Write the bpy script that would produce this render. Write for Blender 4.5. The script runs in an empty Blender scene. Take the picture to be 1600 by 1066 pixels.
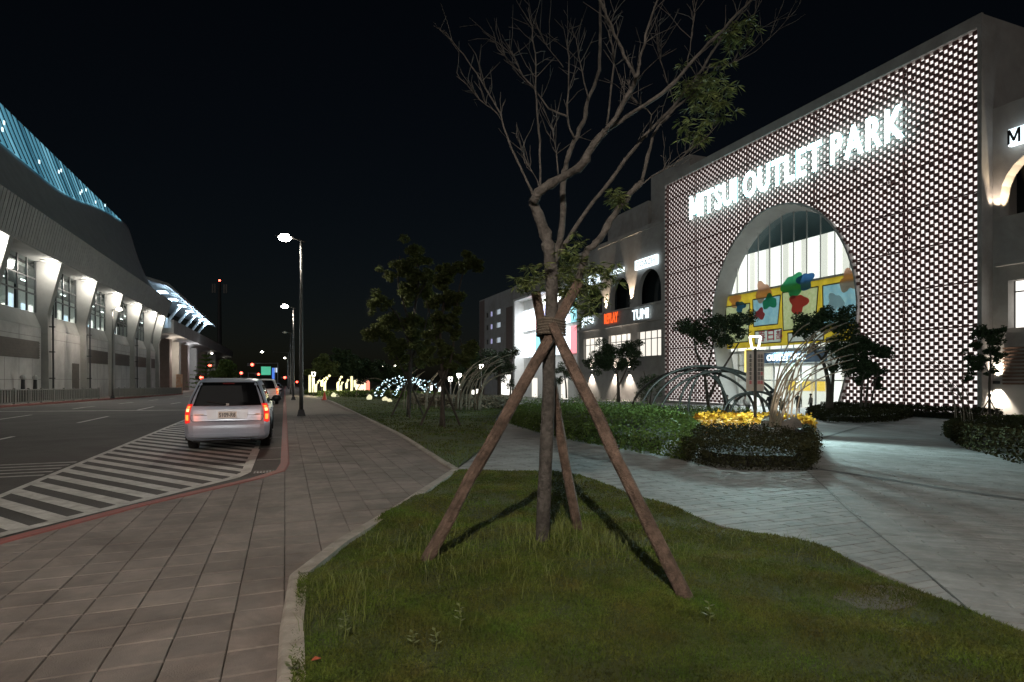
import bpy, math, random
import numpy as np
from mathutils import Vector, geometry

# ------------------------------------------------------------------ camera, world, light, exposure
F = 925.0                      # focal length in photo pixels (1600 wide)
A = math.atan(355.0 / F)       # the view turns this far right of the road direction (+Y)
SA, CA = math.sin(A), math.cos(A)
HZ = 592.0                     # photo row of the horizon
EYE = 1.5

sc = bpy.context.scene
cam_d = bpy.data.cameras.new('camera')
cam = bpy.data.objects.new('camera', cam_d)
sc.collection.objects.link(cam)
cam.location = (0, 0, EYE)
cam.rotation_euler = (math.radians(90), 0, -A)
cam_d.sensor_width = 36
cam_d.lens = F / 1600 * 36
cam_d.shift_y = (HZ - 533) / 1600
cam_d.clip_start = 0.05
cam_d.clip_end = 3000
sc.camera = cam

w = bpy.data.worlds.new('World')
sc.world = w
w.use_nodes = True
wn = w.node_tree
wn.nodes.clear()
wo = wn.nodes.new('ShaderNodeOutputWorld')
wb = wn.nodes.new('ShaderNodeBackground')
ws = wn.nodes.new('ShaderNodeTexSky')
ws.sky_type = 'NISHITA'
ws.sun_disc = False
ws.sun_elevation = math.radians(20)
ws.sun_rotation = math.radians(200)
wb.inputs['Strength'].default_value = 0.00045
wn.links.new(ws.outputs[0], wb.inputs[0])
wn.links.new(wb.outputs[0], wo.inputs[0])

sun_d = bpy.data.lights.new('city_glow_fill', 'SUN')  # wide dim fill added in place of scattered city glow
sun_d.energy = 0.13
sun_d.angle = math.radians(70)
sun_d.color = (1.0, 0.93, 0.86)
sun = bpy.data.objects.new('city_glow_fill', sun_d)
sc.collection.objects.link(sun)
sun.rotation_euler = (math.radians(62), 0, math.radians(-25))

sc.view_settings.view_transform = 'Standard'
sc.view_settings.look = 'None'
sc.view_settings.exposure = 1.0
sc.view_settings.gamma = 1
sc.view_settings.use_curve_mapping = False
sc.render.engine = 'CYCLES'
sc.cycles.use_denoising = True
sc.cycles.max_bounces = 6
sc.cycles.diffuse_bounces = 3
sc.cycles.glossy_bounces = 3
sc.cycles.transmission_bounces = 4
sc.cycles.transparent_max_bounces = 12
sc.cycles.sample_clamp_indirect = 3.0
sc.cycles.use_light_tree = True

rng = np.random.default_rng(7)
random.seed(7)
COL = sc.collection

# ------------------------------------------------------------------ geometry helpers
def clampf(t): return max(0.0, min(1.0, t))
def sstep(t):
    t = clampf(t)
    return t * t * (3 - 2 * t)
def g(x, y):
    """ground height: the square falls towards the mall, the road falls a little with distance"""
    return -1.2 * sstep((x - 8) / 26.0) - 0.012 * max(0.0, min(60.0, y - 40))
def ray(px, py):
    k = (px - 800) / F
    return (SA + k * CA, CA - k * SA, (HZ - py) / F)
def PD(px, py, d):
    r = ray(px, py)
    return Vector((r[0] * d, r[1] * d, EYE + r[2] * d))
def P(px, py, dz=0.0):
    r = ray(px, py)
    d = 10.0
    for _ in range(40):
        z = g(r[0] * d, r[1] * d) + dz
        dn = (EYE - z) / max(1e-4, -r[2])
        d = 0.5 * d + 0.5 * min(dn, 400)
    return Vector((r[0] * d, r[1] * d, EYE + r[2] * d))
def PX(px, py, X):
    r = ray(px, py)
    return PD(px, py, X / r[0])
def depth(v): return v[0] * SA + v[1] * CA

class MB:
    def __init__(s): s.v = []; s.f = []
    def add(s, vs, fs):
        n = len(s.v)
        s.v.extend([tuple(q) for q in vs])
        s.f.extend([tuple(i + n for i in q) for q in fs])
        return s
    def box(s, x0, x1, y0, y1, z0, z1):
        return s.add([(x0,y0,z0),(x1,y0,z0),(x1,y1,z0),(x0,y1,z0),(x0,y0,z1),(x1,y0,z1),(x1,y1,z1),(x0,y1,z1)],
                     [(0,3,2,1),(4,5,6,7),(0,1,5,4),(1,2,6,5),(2,3,7,6),(3,0,4,7)])
    def bbox(s, x0, x1, y0, y1, z0, z1, b=.01):
        """box with chamfered vertical and top edges"""
        ring = lambda i, z: [(x0+i+b,y0+i,z),(x1-i-b,y0+i,z),(x1-i,y0+i+b,z),(x1-i,y1-i-b,z),(x1-i-b,y1-i,z),(x0+i+b,y1-i,z),(x0+i,y1-i-b,z),(x0+i,y0+i+b,z)]
        vs = ring(0, z0) + ring(0, z1 - b) + ring(b, z1)
        fs = [tuple(range(7, -1, -1)), tuple(range(16, 24))]
        for r in (0, 8):
            for i in range(8):
                j = (i + 1) % 8
                fs.append((r+i, r+j, r+8+j, r+8+i))
        return s.add(vs, fs)
    def tube(s, pts, rad, n=8, cap=True):
        pts = [Vector(p) for p in pts]
        if not hasattr(rad, '__len__'): rad = [rad] * len(pts)
        vs = []; fs = []
        prev = None
        for i, p in enumerate(pts):
            a = pts[max(0, i-1)]; b = pts[min(len(pts)-1, i+1)]
            t = (b - a)
            if t.length < 1e-9: t = Vector((0,0,1))
            t.normalize()
            if prev is None:
                ref = Vector((0,0,1)) if abs(t.z) < .9 else Vector((1,0,0))
                u = t.cross(ref).normalized()
            else:
                u = (prev - t * prev.dot(t))
                u = u.normalized() if u.length > 1e-6 else t.orthogonal().normalized()
            prev = u
            v = t.cross(u)
            for k in range(n):
                an = 2*math.pi*k/n
                vs.append(p + (u*math.cos(an) + v*math.sin(an)) * rad[i])
        for i in range(len(pts)-1):
            for k in range(n):
                k2 = (k+1) % n
                fs.append((i*n+k, i*n+k2, (i+1)*n+k2, (i+1)*n+k))
        if cap:
            fs.append(tuple(range(n-1, -1, -1)))
            fs.append(tuple((len(pts)-1)*n + k for k in range(n)))
        return s.add(vs, fs)
    def lump(s, c, r, nu=10, nv=7, jit=0.0, rnd=random):
        c = Vector(c); vs = []; fs = []
        for j in range(nv+1):
            th = math.pi*j/nv
            for i in range(nu):
                ph = 2*math.pi*i/nu
                q = 1 + jit*(rnd.random()-.5)*2
                vs.append((c.x+r[0]*q*math.sin(th)*math.cos(ph), c.y+r[1]*q*math.sin(th)*math.sin(ph), c.z+r[2]*q*math.cos(th)))
        for j in range(nv):
            for i in range(nu):
                i2 = (i+1) % nu
                fs.append((j*nu+i, (j+1)*nu+i, (j+1)*nu+i2, j*nu+i2))
        return s.add(vs, fs)
    def ext(s, loops, o, u, v, n, t):
        """polygon with holes (2D loops) in the plane o+u*a+v*b, thickened by t along n"""
        o, u, v, n = Vector(o), Vector(u), Vector(v), Vector(n)
        tl = [[Vector((p[0], p[1], 0)) for p in l] for l in loops]
        tris = geometry.tessellate_polygon(tl)
        flat = [p for l in tl for p in l]
        N = len(flat)
        vs = [o + u*p.x + v*p.y for p in flat]
        if t:
            vs += [o + u*p.x + v*p.y + n*t for p in flat]
        fs = [tuple(q) for q in tris]
        if t:
            fs += [tuple(i+N for i in reversed(q)) for q in tris]
            b = 0
            for l in loops:
                m = len(l)
                for i in range(m):
                    j = (i+1) % m
                    fs.append((b+i, b+j, b+j+N, b+i+N))
                b += m
        return s.add(vs, fs)
    def build(s, name, mat, parent=None, smooth=False, origin=None):
        me = bpy.data.meshes.new(name)
        vs = np.array(s.v, dtype=np.float64).reshape(-1, 3)
        if parent is not None:
            off = np.array(wloc(parent))
        elif origin is not None:
            off = np.array(origin)
        else:
            mn, mx = vs.min(0), vs.max(0)
            off = np.array(((mn[0]+mx[0])/2, (mn[1]+mx[1])/2, mn[2]))
        me.from_pydata((vs - off).tolist(), [], s.f)
        if smooth:
            me.polygons.foreach_set('use_smooth', [True]*len(me.polygons))
        me.materials.append(mat)
        me.update()
        o = bpy.data.objects.new(name, me)
        COL.objects.link(o)
        if parent is not None: o.parent = parent
        else: o.location = off
        return o

def wloc(o):
    v = Vector((0,0,0))
    while o is not None:
        v = v + o.location
        o = o.parent
    return v
def tag(o, label=None, cat=None, group=None, kind=None):
    if label: o['label'] = label
    if cat: o['category'] = cat
    if group: o['group'] = group
    if kind: o['kind'] = kind
    return o
def thing(name, label, cat, loc, group=None):
    o = bpy.data.objects.new(name, None)
    o.empty_display_size = .1
    COL.objects.link(o)
    o.location = loc
    return tag(o, label, cat, group)
def inst(me_obj, name, loc, parent):
    """another object with the same mesh data"""
    o = bpy.data.objects.new(name, me_obj.data)
    COL.objects.link(o)
    o.parent = parent
    o.location = Vector(loc) - wloc(parent)
    return o
def light(name, kind, loc, power, color=(1,1,1), parent=None, size=.15, spot=None, aim=None, blend=.6):
    d = bpy.data.lights.new(name, kind)
    d.energy = power; d.color = color
    if kind == 'AREA': d.size = size
    else: d.shadow_soft_size = size
    if kind == 'SPOT':
        d.spot_size = math.radians(spot or 120); d.spot_blend = blend
    o = bpy.data.objects.new(name, d)
    COL.objects.link(o)
    loc = Vector(loc)
    if aim is not None:
        o.rotation_euler = (Vector(aim) - loc).to_track_quat('-Z', 'Y').to_euler()
    if parent is not None:
        o.parent = parent; loc = loc - wloc(parent)
    o.location = loc
    return o

def clip_convex(subject, clipper):
    """Sutherland-Hodgman: subject polygon clipped by a convex counter-clockwise polygon"""
    out = list(subject)
    m = len(clipper)
    for i in range(m):
        a, b = clipper[i], clipper[(i+1) % m]
        inp, out = out, []
        if not inp: break
        side = lambda p: (b[0]-a[0])*(p[1]-a[1]) - (b[1]-a[1])*(p[0]-a[0])
        for j in range(len(inp)):
            p, q = inp[j], inp[(j+1) % len(inp)]
            sp, sq = side(p), side(q)
            if sp >= 0: out.append(p)
            if (sp >= 0) != (sq >= 0):
                t = sp/(sp-sq)
                out.append((p[0]+(q[0]-p[0])*t, p[1]+(q[1]-p[1])*t))
    return out
def area(poly):
    return .5*sum(poly[i][0]*poly[(i+1)%len(poly)][1]-poly[(i+1)%len(poly)][0]*poly[i][1] for i in range(len(poly)))
def inside(pt, poly):
    x, y = pt; c = False; j = len(poly)-1
    for i in range(len(poly)):
        xi, yi = poly[i]; xj, yj = poly[j]
        if (yi > y) != (yj > y) and x < (xj-xi)*(y-yi)/(yj-yi)+xi: c = not c
        j = i
    return c
def inside_np(X, Y, poly):
    c = np.zeros(X.shape, bool); j = len(poly)-1
    for i in range(len(poly)):
        xi, yi = poly[i]; xj, yj = poly[j]
        cond = ((yi > Y) != (yj > Y))
        with np.errstate(divide='ignore', invalid='ignore'):
            cross = X < (xj-xi)*(Y-yi)/((yj-yi) if yj != yi else 1e-9)+xi
        c ^= (cond & cross); j = i
    return c
def g_np(X, Y):
    t = np.clip((X-8)/26.0, 0, 1)
    return -1.2*t*t*(3-2*t) - .012*np.clip(Y-40, 0, 60)

# ------------------------------------------------------------------ materials
MATS = {}
def nodes_of(m):
    m.use_nodes = True
    nt = m.node_tree
    return nt, nt.nodes.get('Principled BSDF'), nt.links
def mat(name, col, rough=.7, metal=0.0, var=0.0, scale=8.0, bump=0.0, bscale=40.0, col2=None, island=0.0, spec=None, detail=6, stain=None):
    if name in MATS: return MATS[name]
    m = bpy.data.materials.new(name)
    nt, b, L = nodes_of(m)
    b.inputs['Roughness'].default_value = rough
    b.inputs['Metallic'].default_value = metal
    if spec is not None: b.inputs['Specular IOR Level'].default_value = spec
    c = (*col, 1)
    b.inputs['Base Color'].default_value = c
    last = None
    if var or col2:
        tc = nt.nodes.new('ShaderNodeTexCoord')
        nz = nt.nodes.new('ShaderNodeTexNoise')
        nz.inputs['Scale'].default_value = scale
        nz.inputs['Detail'].default_value = detail
        nz.inputs['Roughness'].default_value = .65
        L.new(tc.outputs['Object'], nz.inputs['Vector'])
        rp = nt.nodes.new('ShaderNodeValToRGB')
        rp.color_ramp.elements[0].position = .32
        rp.color_ramp.elements[1].position = .68
        lo = col2 if col2 else tuple(q*(1-var) for q in col)
        hi = col if col2 else tuple(min(1, q*(1+var)) for q in col)
        rp.color_ramp.elements[0].color = (*lo, 1)
        rp.color_ramp.elements[1].color = (*hi, 1)
        L.new(nz.outputs['Fac'], rp.inputs[0])
        last = rp.outputs[0]
        L.new(last, b.inputs['Base Color'])
        mr = nt.nodes.new('ShaderNodeMapRange')
        mr.inputs['To Min'].default_value = max(.05, rough-.12)
        mr.inputs['To Max'].default_value = min(1, rough+.12)
        L.new(nz.outputs['Fac'], mr.inputs['Value'])
        L.new(mr.outputs[0], b.inputs['Roughness'])
    if stain:
        tc3 = nt.nodes.new('ShaderNodeTexCoord')
        n3 = nt.nodes.new('ShaderNodeTexNoise'); n3.inputs['Scale'].default_value = stain[0]; n3.inputs['Detail'].default_value = 7; n3.inputs['Roughness'].default_value = .7; n3.inputs['Distortion'].default_value = .6
        L.new(tc3.outputs['Object'], n3.inputs['Vector'])
        r3 = nt.nodes.new('ShaderNodeValToRGB')
        r3.color_ramp.elements[0].position = .36; r3.color_ramp.elements[1].position = .58
        v3 = 1-stain[1]; r3.color_ramp.elements[0].color = (v3, v3*.97, v3*.94, 1); r3.color_ramp.elements[1].color = (1, 1, 1, 1)
        L.new(n3.outputs['Fac'], r3.inputs[0])
        mx3 = nt.nodes.new('ShaderNodeMix'); mx3.data_type = 'RGBA'; mx3.blend_type = 'MULTIPLY'; mx3.inputs[0].default_value = 1
        if last is not None: L.new(last, mx3.inputs[6])
        else: mx3.inputs[6].default_value = c
        L.new(r3.outputs[0], mx3.inputs[7])
        last = mx3.outputs[2]
        L.new(last, b.inputs['Base Color'])
    if island:
        ge = nt.nodes.new('ShaderNodeNewGeometry')
        oi = nt.nodes.new('ShaderNodeObjectInfo')
        ad = nt.nodes.new('ShaderNodeMath'); ad.operation = 'ADD'
        fr = nt.nodes.new('ShaderNodeMath'); fr.operation = 'FRACT'
        L.new(ge.outputs['Random Per Island'], ad.inputs[0]); L.new(oi.outputs['Random'], ad.inputs[1]); L.new(ad.outputs[0], fr.inputs[0])
        mr2 = nt.nodes.new('ShaderNodeMapRange')
        mr2.inputs['To Min'].default_value = 1-island
        mr2.inputs['To Max'].default_value = 1+island
        L.new(fr.outputs[0], mr2.inputs['Value'])
        hs = nt.nodes.new('ShaderNodeHueSaturation')
        hs.inputs['Color'].default_value = c
        if last is not None: L.new(last, hs.inputs['Color'])
        L.new(mr2.outputs[0], hs.inputs['Value'])
        L.new(hs.outputs[0], b.inputs['Base Color'])
    if bump:
        tc2 = nt.nodes.new('ShaderNodeTexCoord')
        n2 = nt.nodes.new('ShaderNodeTexNoise')
        n2.inputs['Scale'].default_value = bscale
        n2.inputs['Detail'].default_value = 5
        L.new(tc2.outputs['Object'], n2.inputs['Vector'])
        bp = nt.nodes.new('ShaderNodeBump')
        bp.inputs['Strength'].default_value = bump
        bp.inputs['Distance'].default_value = .02
        L.new(n2.outputs['Fac'], bp.inputs['Height'])
        L.new(bp.outputs[0], b.inputs['Normal'])
    MATS[name] = m
    return m
def emat(name, col, strength):
    if name in MATS: return MATS[name]
    m = bpy.data.materials.new(name)
    nt, b, L = nodes_of(m)
    b.inputs['Base Color'].default_value = (*[q*.5 for q in col], 1)
    b.inputs['Emission Color'].default_value = (*col, 1)
    b.inputs['Emission Strength'].default_value = strength
    MATS[name] = m
    return m
def glass(name, tint=(.9,.95,.95), gloss=.12, rough=.03):
    if name in MATS: return MATS[name]
    m = bpy.data.materials.new(name)
    m.use_nodes = True
    nt = m.node_tree; nt.nodes.clear(); L = nt.links
    out = nt.nodes.new('ShaderNodeOutputMaterial')
    tr = nt.nodes.new('ShaderNodeBsdfTransparent'); tr.inputs[0].default_value = (*tint, 1)
    gl = nt.nodes.new('ShaderNodeBsdfGlossy'); gl.inputs['Roughness'].default_value = rough
    mx = nt.nodes.new('ShaderNodeMixShader'); mx.inputs[0].default_value = gloss
    L.new(tr.outputs[0], mx.inputs[1]); L.new(gl.outputs[0], mx.inputs[2]); L.new(mx.outputs[0], out.inputs[0])
    MATS[name] = m
    return m

M_ground = mat('bare_ground', (.045,.05,.03), .95, var=.4, scale=.3)
M_asphalt = mat('asphalt', (.07,.063,.058), .8, var=.25, scale=30, bump=.35, bscale=160, stain=(.45,.4))
M_paint = mat('road_paint', (.60,.58,.55), .6, scale=14, col2=(.40,.38,.355), stain=(2.2,.35), detail=9)
M_paintdim = mat('worn_road_paint', (.42,.40,.38), .7, scale=7, col2=(.2,.19,.18))
M_tile = mat('sidewalk_tile', (.235,.195,.175), .8, scale=5, col2=(.165,.14,.128), bump=.25, bscale=120, island=.13, stain=(1.1,.38))
M_joint = mat('tile_joint', (.045,.038,.033), .95, var=.3)
M_walkfar = mat('sidewalk_far', (.21,.175,.155), .82, var=.2, scale=2)
M_redkerb = mat('red_kerb_paint', (.30,.085,.075), .7, scale=12, col2=(.2,.075,.065), bump=.2, bscale=60)
M_conc = mat('pale_concrete', (.40,.36,.32), .85, scale=6, col2=(.28,.25,.22), bump=.25, bscale=70, stain=(2.5,.35))
M_paver = mat('plaza_paver', (.29,.29,.29), .78, scale=4, col2=(.17,.17,.172), bump=.25, bscale=90, island=.14, stain=(.8,.3))
M_plazafar = mat('plaza_far', (.27,.27,.27), .75, var=.12, scale=3, bump=.2, bscale=30, stain=(.7,.3))
M_drain = mat('drain_strip', (.085,.085,.085), .95, var=.3, scale=10)
M_soil = mat('lawn_soil', (.05,.07,.016), .95, scale=2.5, col2=(.055,.065,.02), bump=.6, bscale=30, stain=(1.6,.5))
M_lawnfar = mat('far_lawn', (.055,.085,.02), .95, scale=1.2, col2=(.04,.055,.014), bump=.9, bscale=26)
M_grass = mat('grass_blade', (.07,.128,.015), .7, scale=2.2, col2=(.11,.105,.024), island=.45, stain=(1.4,.45), spec=.2)
M_grasstall = mat('tall_grass_blade', (.13,.16,.045), .6, scale=3, col2=(.12,.14,.03), island=.4)
M_bark = mat('pale_bark', (.115,.103,.094), .92, scale=16, col2=(.045,.04,.036), bump=1.0, bscale=40, stain=(6,.5))
M_bark2 = mat('dark_bark', (.10,.08,.065), .9, scale=9, col2=(.05,.04,.032), bump=.6, bscale=45)
M_stake = mat('stake_wood', (.20,.135,.105), .88, scale=16, col2=(.09,.06,.045), bump=1.0, bscale=70, stain=(7,.55))
M_leaf = mat('tree_leaf', (.115,.14,.048), .6, island=.45, spec=.25)
M_leafd = mat('dark_leaf', (.04,.062,.028), .65, island=.45, spec=.2)
M_leafg = mat('shrub_leaf', (.085,.125,.03), .65, island=.4, spec=.2)
M_hedge = mat('hedge_leaf', (.034,.036,.016), .85, island=.35, spec=.08)
M_croton = mat('croton_leaf', (.70,.28,.02), .6, scale=9, col2=(.6,.36,.03), island=.35)
M_rock = mat('garden_rock', (.24,.22,.2), .9, scale=4, col2=(.13,.12,.11), bump=.8, bscale=18)
M_steel = mat('lamp_steel', (.10,.098,.095), .42, .6, var=.15, scale=6)
M_dark = mat('dark_metal', (.035,.035,.038), .5, .3, var=.2)
M_black = mat('black_plastic', (.012,.012,.013), .4)
M_rib = mat('bronze_rib', (.24,.20,.15), .4, .55, var=.25, scale=7)
M_ribd = mat('grey_rib', (.045,.043,.04), .45, .5, var=.25, scale=7)
M_wall = mat('mall_wall', (.40,.385,.37), .85, scale=.8, col2=(.33,.32,.31), bump=.15, bscale=20, stain=(.25,.2))
M_wallb = mat('mall_brown_wall', (.17,.125,.11), .85, var=.15, scale=2)
M_reveal = mat('arch_plaster', (.34,.335,.33), .8, var=.08, scale=1.5)
M_white = mat('white_wall', (.74,.73,.70), .75, var=.06, scale=1.5)
M_brick = mat('dark_brick', (.19,.095,.088), .85, scale=5, col2=(.13,.062,.057), island=.22)
M_frame = mat('window_frame', (.09,.09,.09), .45, .4, var=.1)
M_alu = mat('pale_frame', (.45,.45,.44), .4, .3, var=.08)
M_concst = mat('station_concrete', (.33,.325,.31), .85, scale=.7, col2=(.25,.245,.235), bump=.2, bscale=12)
M_wallst = mat('station_wall', (.52,.50,.49), .85, scale=.6, col2=(.36,.345,.335), bump=.15, bscale=12)
M_fascia = mat('station_fascia', (.34,.335,.33), .65, .1, var=.14, scale=1.5)
M_roofst = mat('station_roof', (.19,.195,.2), .6, .1, var=.2, scale=.8)
M_louvre = mat('louvre', (.11,.095,.085), .7, .1, var=.2, scale=3)
M_wood = mat('wood_slat', (.13,.07,.045), .7, var=.25, scale=6)
M_glass = glass('clear_glass')
M_glassd = mat('dark_glass', (.012,.018,.02), .08, spec=.8)
M_tealglass = mat('teal_glass', (.045,.075,.08), .15, spec=.7, var=.15, scale=.6)
E_back = emat('lit_screen_wall', (1.0,.925,.89), .58)
E_letter = emat('sign_letter_light', (.45,1.0,1.0), 6)
E_white = emat('white_sign_light', (.78,.93,1.0), 1.1)
E_red = emat('red_sign_light', (1.0,.12,.02), .62)
E_panel = emat('lit_interior_panel', (1.0,.96,.89), .8)
E_panel2 = emat('lit_interior_soft', (1.0,.94,.83), .52)
E_lamp = emat('street_lamp_lens', (1.0,.93,.82), 40)
E_lampf = emat('far_lamp_lens', (1.0,.93,.82), 14)
E_flood = emat('flood_lens', (1.0,.96,.86), 16)
E_tube = emat('glow_column_light', (1.0,.93,.52), .6)
E_stone = emat('lit_stone_emission', (1.0,.95,.6), .42)  # garden light falling on the stones, put in as emission
E_led = emat('led_bulb', (.62,.9,1.0), 2.0)
E_sig = emat('signal_red', (1.0,.05,.03), 9)
E_tail = emat('tail_light_red', (1.0,.035,.025), .38)
E_amber = emat('tail_light_amber', (1.0,.30,.05), .9)
E_hot = emat('tail_light_core', (1.0,.55,.2), 1.2)
E_sky = emat('skylight_pane', (.10,.32,.44), 0.39)
E_skyb = emat('skylight_pane_bright', (.14,.38,.50), 0.55)
E_skyd = emat('skylight_pane_dim', (.06,.22,.32), 0.30)
E_spark = emat('skylight_lamp', (.7,.95,1.0), .9)
E_strip = emat('ceiling_tube_light', (.9,1.0,.95), 4)
E_blue = emat('platform_light', (.55,.8,1.0), 2.6)
E_poster = emat('lit_poster', (.82,.92,1.0), 1.3)
E_posterc = emat('lit_poster_teal', (.25,.62,.72), .8)
E_posterr = emat('lit_poster_red', (.9,.25,.28), .8)
E_posterv = emat('lit_poster_violet', (.5,.5,.85), .7)
E_green = emat('green_sign_face', (.12,.75,.45), .25)
E_bluesign = emat('blue_sign_face', (.06,.16,.6), .6)
E_lantern = emat('lantern_light', (1.0,.98,.88), 1.6)

def cloth(m, f=.5):
    """thin cloth that lets light through from behind"""
    nt = m.node_tree; L = nt.links
    b = nt.nodes.get('Principled BSDF'); out = nt.nodes.get('Material Output')
    tr = nt.nodes.new('ShaderNodeBsdfTranslucent'); mx = nt.nodes.new('ShaderNodeMixShader'); mx.inputs[0].default_value = f
    src = b.inputs['Base Color']
    if src.is_linked: L.new(src.links[0].from_socket, tr.inputs[0])
    else: tr.inputs[0].default_value = src.default_value
    L.new(b.outputs[0], mx.inputs[1]); L.new(tr.outputs[0], mx.inputs[2]); L.new(mx.outputs[0], out.inputs['Surface'])
    return m

# ------------------------------------------------------------------ ground, road, markings
gb = MB()
gx = [-600,-300,-120,-60,-40] + list(np.arange(-30, 70, 2.5)) + [75,90,120,200,300,600]
gy = [-200,-80,-40] + list(np.arange(-30, 130, 5)) + [140,180,260,400,800,1600]
for y in gy:
    for x in gx: gb.v.append((x, y, g(x, y)-.3))
nx = len(gx)
for j in range(len(gy)-1):
    for i in range(nx-1):
        gb.f.append((j*nx+i, j*nx+i+1, (j+1)*nx+i+1, (j+1)*nx+i))
tag(gb.build('ground', M_ground, origin=(0,0,0)), kind='structure')

RZ = -.12
rb = MB()
rys = [-40, 0, 20, 40, 50, 60, 70, 80, 90, 100, 130, 400]
for y in rys:
    rb.v += [(-15.2, y, g(0,y)+RZ), (.12, y, g(0,y)+RZ)]
for i in range(len(rys)-1):
    rb.f.append((2*i, 2*i+1, 2*i+3, 2*i+2))
road = tag(rb.build('road', M_asphalt, origin=(0,0,0)), kind='structure')

def flat(poly, name, m, parent, lift, zf=None):
    if len(poly) < 3 or abs(area(poly)) < 1e-4: return None
    if area(poly) < 0: poly = poly[::-1]
    q = MB()
    zf = zf or (lambda x, y: g(0,y)+RZ)
    q.add([(p[0], p[1], zf(p[0], p[1])+lift) for p in poly], [tuple(range(len(poly)))])
    return q.build(name, m, parent)
def strip_line(a, b, wd, name, m, lift=.004, seg=1):
    a, b = Vector((*a[:2], 0)), Vector((*b[:2], 0))
    n = (b-a).normalized(); n = Vector((-n.y, n.x, 0))*wd/2
    q = MB(); k = 0
    for i in range(seg+1):
        p = a.lerp(b, i/seg)
        for s_ in (-1, 1):
            r = p+n*s_
            q.v.append((r.x, r.y, g(0, r.y)+RZ+lift))
    for i in range(seg):
        q.f.append((2*i, 2*i+2, 2*i+3, 2*i+1))
    return q.build(name, m, road)

XL = -3.66
strip_line((XL, 4.0), (XL, 120), .11, 'edge_line', M_paint, .004, 24)
rp = [P(0, 837, RZ), P(366, 747, RZ), P(384, 739, RZ), P(400, 703, RZ)]
border = [(-4.4, 3.6)] + [(p.x, p.y) for p in rp] + [(-.66, 24), (-.66, 120)]
for i in range(len(border)-1):
    strip_line(border[i], border[i+1], .16 if i < 4 else .1, 'border_line', M_paint, .0085 + .0005*i, 1 if i < 5 else 16)
region = [(XL, 3.9), (border[0][0]+.35, border[0][1]+.6)] + border[1:5] + [(-.66, 26), (XL, 26)]
sd = Vector((.60, -.80)); sn = Vector((.80, .60))
t0 = Vector((XL, 10.4)).dot(sn) - 14*.415
for i in range(48):
    c0 = t0 + i*.415
    q = []
    for a_, b_ in ((-30, 0), (30, 0), (30, 1), (-30, 1)):
        pp = sd*a_ + sn*(c0 + .205*b_)
        q.append((pp.x, pp.y))
    if area(q) < 0: q = q[::-1]
    cp = clip_convex(region, q)
    if len(cp) > 2 and abs(area(cp)) > .02:
        flat(cp, 'hatch_stripe', M_paint, road, .0045)
# rumble strips on the lane to the left
for i in range(5):
    yy = 12.1 + i*.42
    strip_line((-11.2, yy), (XL-.12, yy), .13, 'rumble_strip', M_paintdim, .0042)
# lane dashes
for lane_x in (-7.1, -10.6):
    for i in range(9):
        y0 = 16.5 + i*9.5 + (2.5 if lane_x < -9 else 0)
        strip_line((lane_x, y0), (lane_x, y0+4), .12, 'lane_dash', M_paint, .0041, 2)
strip_line((-14.6, 36.6), (-3.72, 34.4), .28, 'stop_line', M_paint, .0047)
strip_line((-14.4, 40), (-13.4, 100), .12, 'edge_line', M_paintdim, .0044, 10)
for i, (px, py) in enumerate(((455, 646), (440, 661), (446, 683), (438, 700), (430, 718))):
    p = P(px, py, RZ)
    strip_line((-.52, p.y), (-.03, p.y), .05, 'gutter_joint', M_paintdim, .0043)
gr = MB()
for i in range(9):
    gr.box(-.5+i*.05, -.475+i*.05, 10.95, 11.25, RZ+.001, RZ+.008)
tag(gr.build('drain_grate', M_dark, road))

# ------------------------------------------------------------------ sidewalk with its tiles
k1 = [P(0, 851), P(230, 790), P(405, 749), P(446, 736)]
kerb_pts = [(-7.5, -3.0), (-4.9, 3.0)] + [(p.x, p.y) for p in k1] + [(.08, 11.2), (.08, 200)]
# inner edge (against the lawns)
e_tip = P(706, 735)
edge_pts = [(P(432, 1066).x, -6.0)] + [(p.x, p.y) for p in (P(432, 1066), P(437, 985), P(452, 902), P(520, 850), P(610, 797))] + [(e_tip.x, e_tip.y)]
far_edge = [(e_tip.x, e_tip.y), (2.82, 15.8), (2.86, 60), (2.86, 200)]
walk_poly = kerb_pts + far_edge[::-1][:-1] + edge_pts[::-1] + [(-7.5, -6.0)]
sw = MB()
def slab(q, poly, top, bot, cut=None):
    """vertical sided slab that follows the ground; poly 2D"""
    tl = [[Vector((p[0], p[1], 0)) for p in poly]]
    tris = geometry.tessellate_polygon(tl)
    n = len(poly)
    vs = [(p[0], p[1], g(p[0], p[1])+top) for p in poly] + [(p[0], p[1], g(p[0], p[1])+bot) for p in poly]
    fs = []
    for t in tris:
        a2 = area([poly[i] for i in t])
        fs.append(tuple(t) if a2 > 0 else tuple(reversed(t)))
    for i in range(n):
        j = (i+1) % n
        fs.append((i, i+n, j+n, j))
    return q.add(vs, fs)
near_poly = [(x, y) for x, y in walk_poly if y < 26] 
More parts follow.
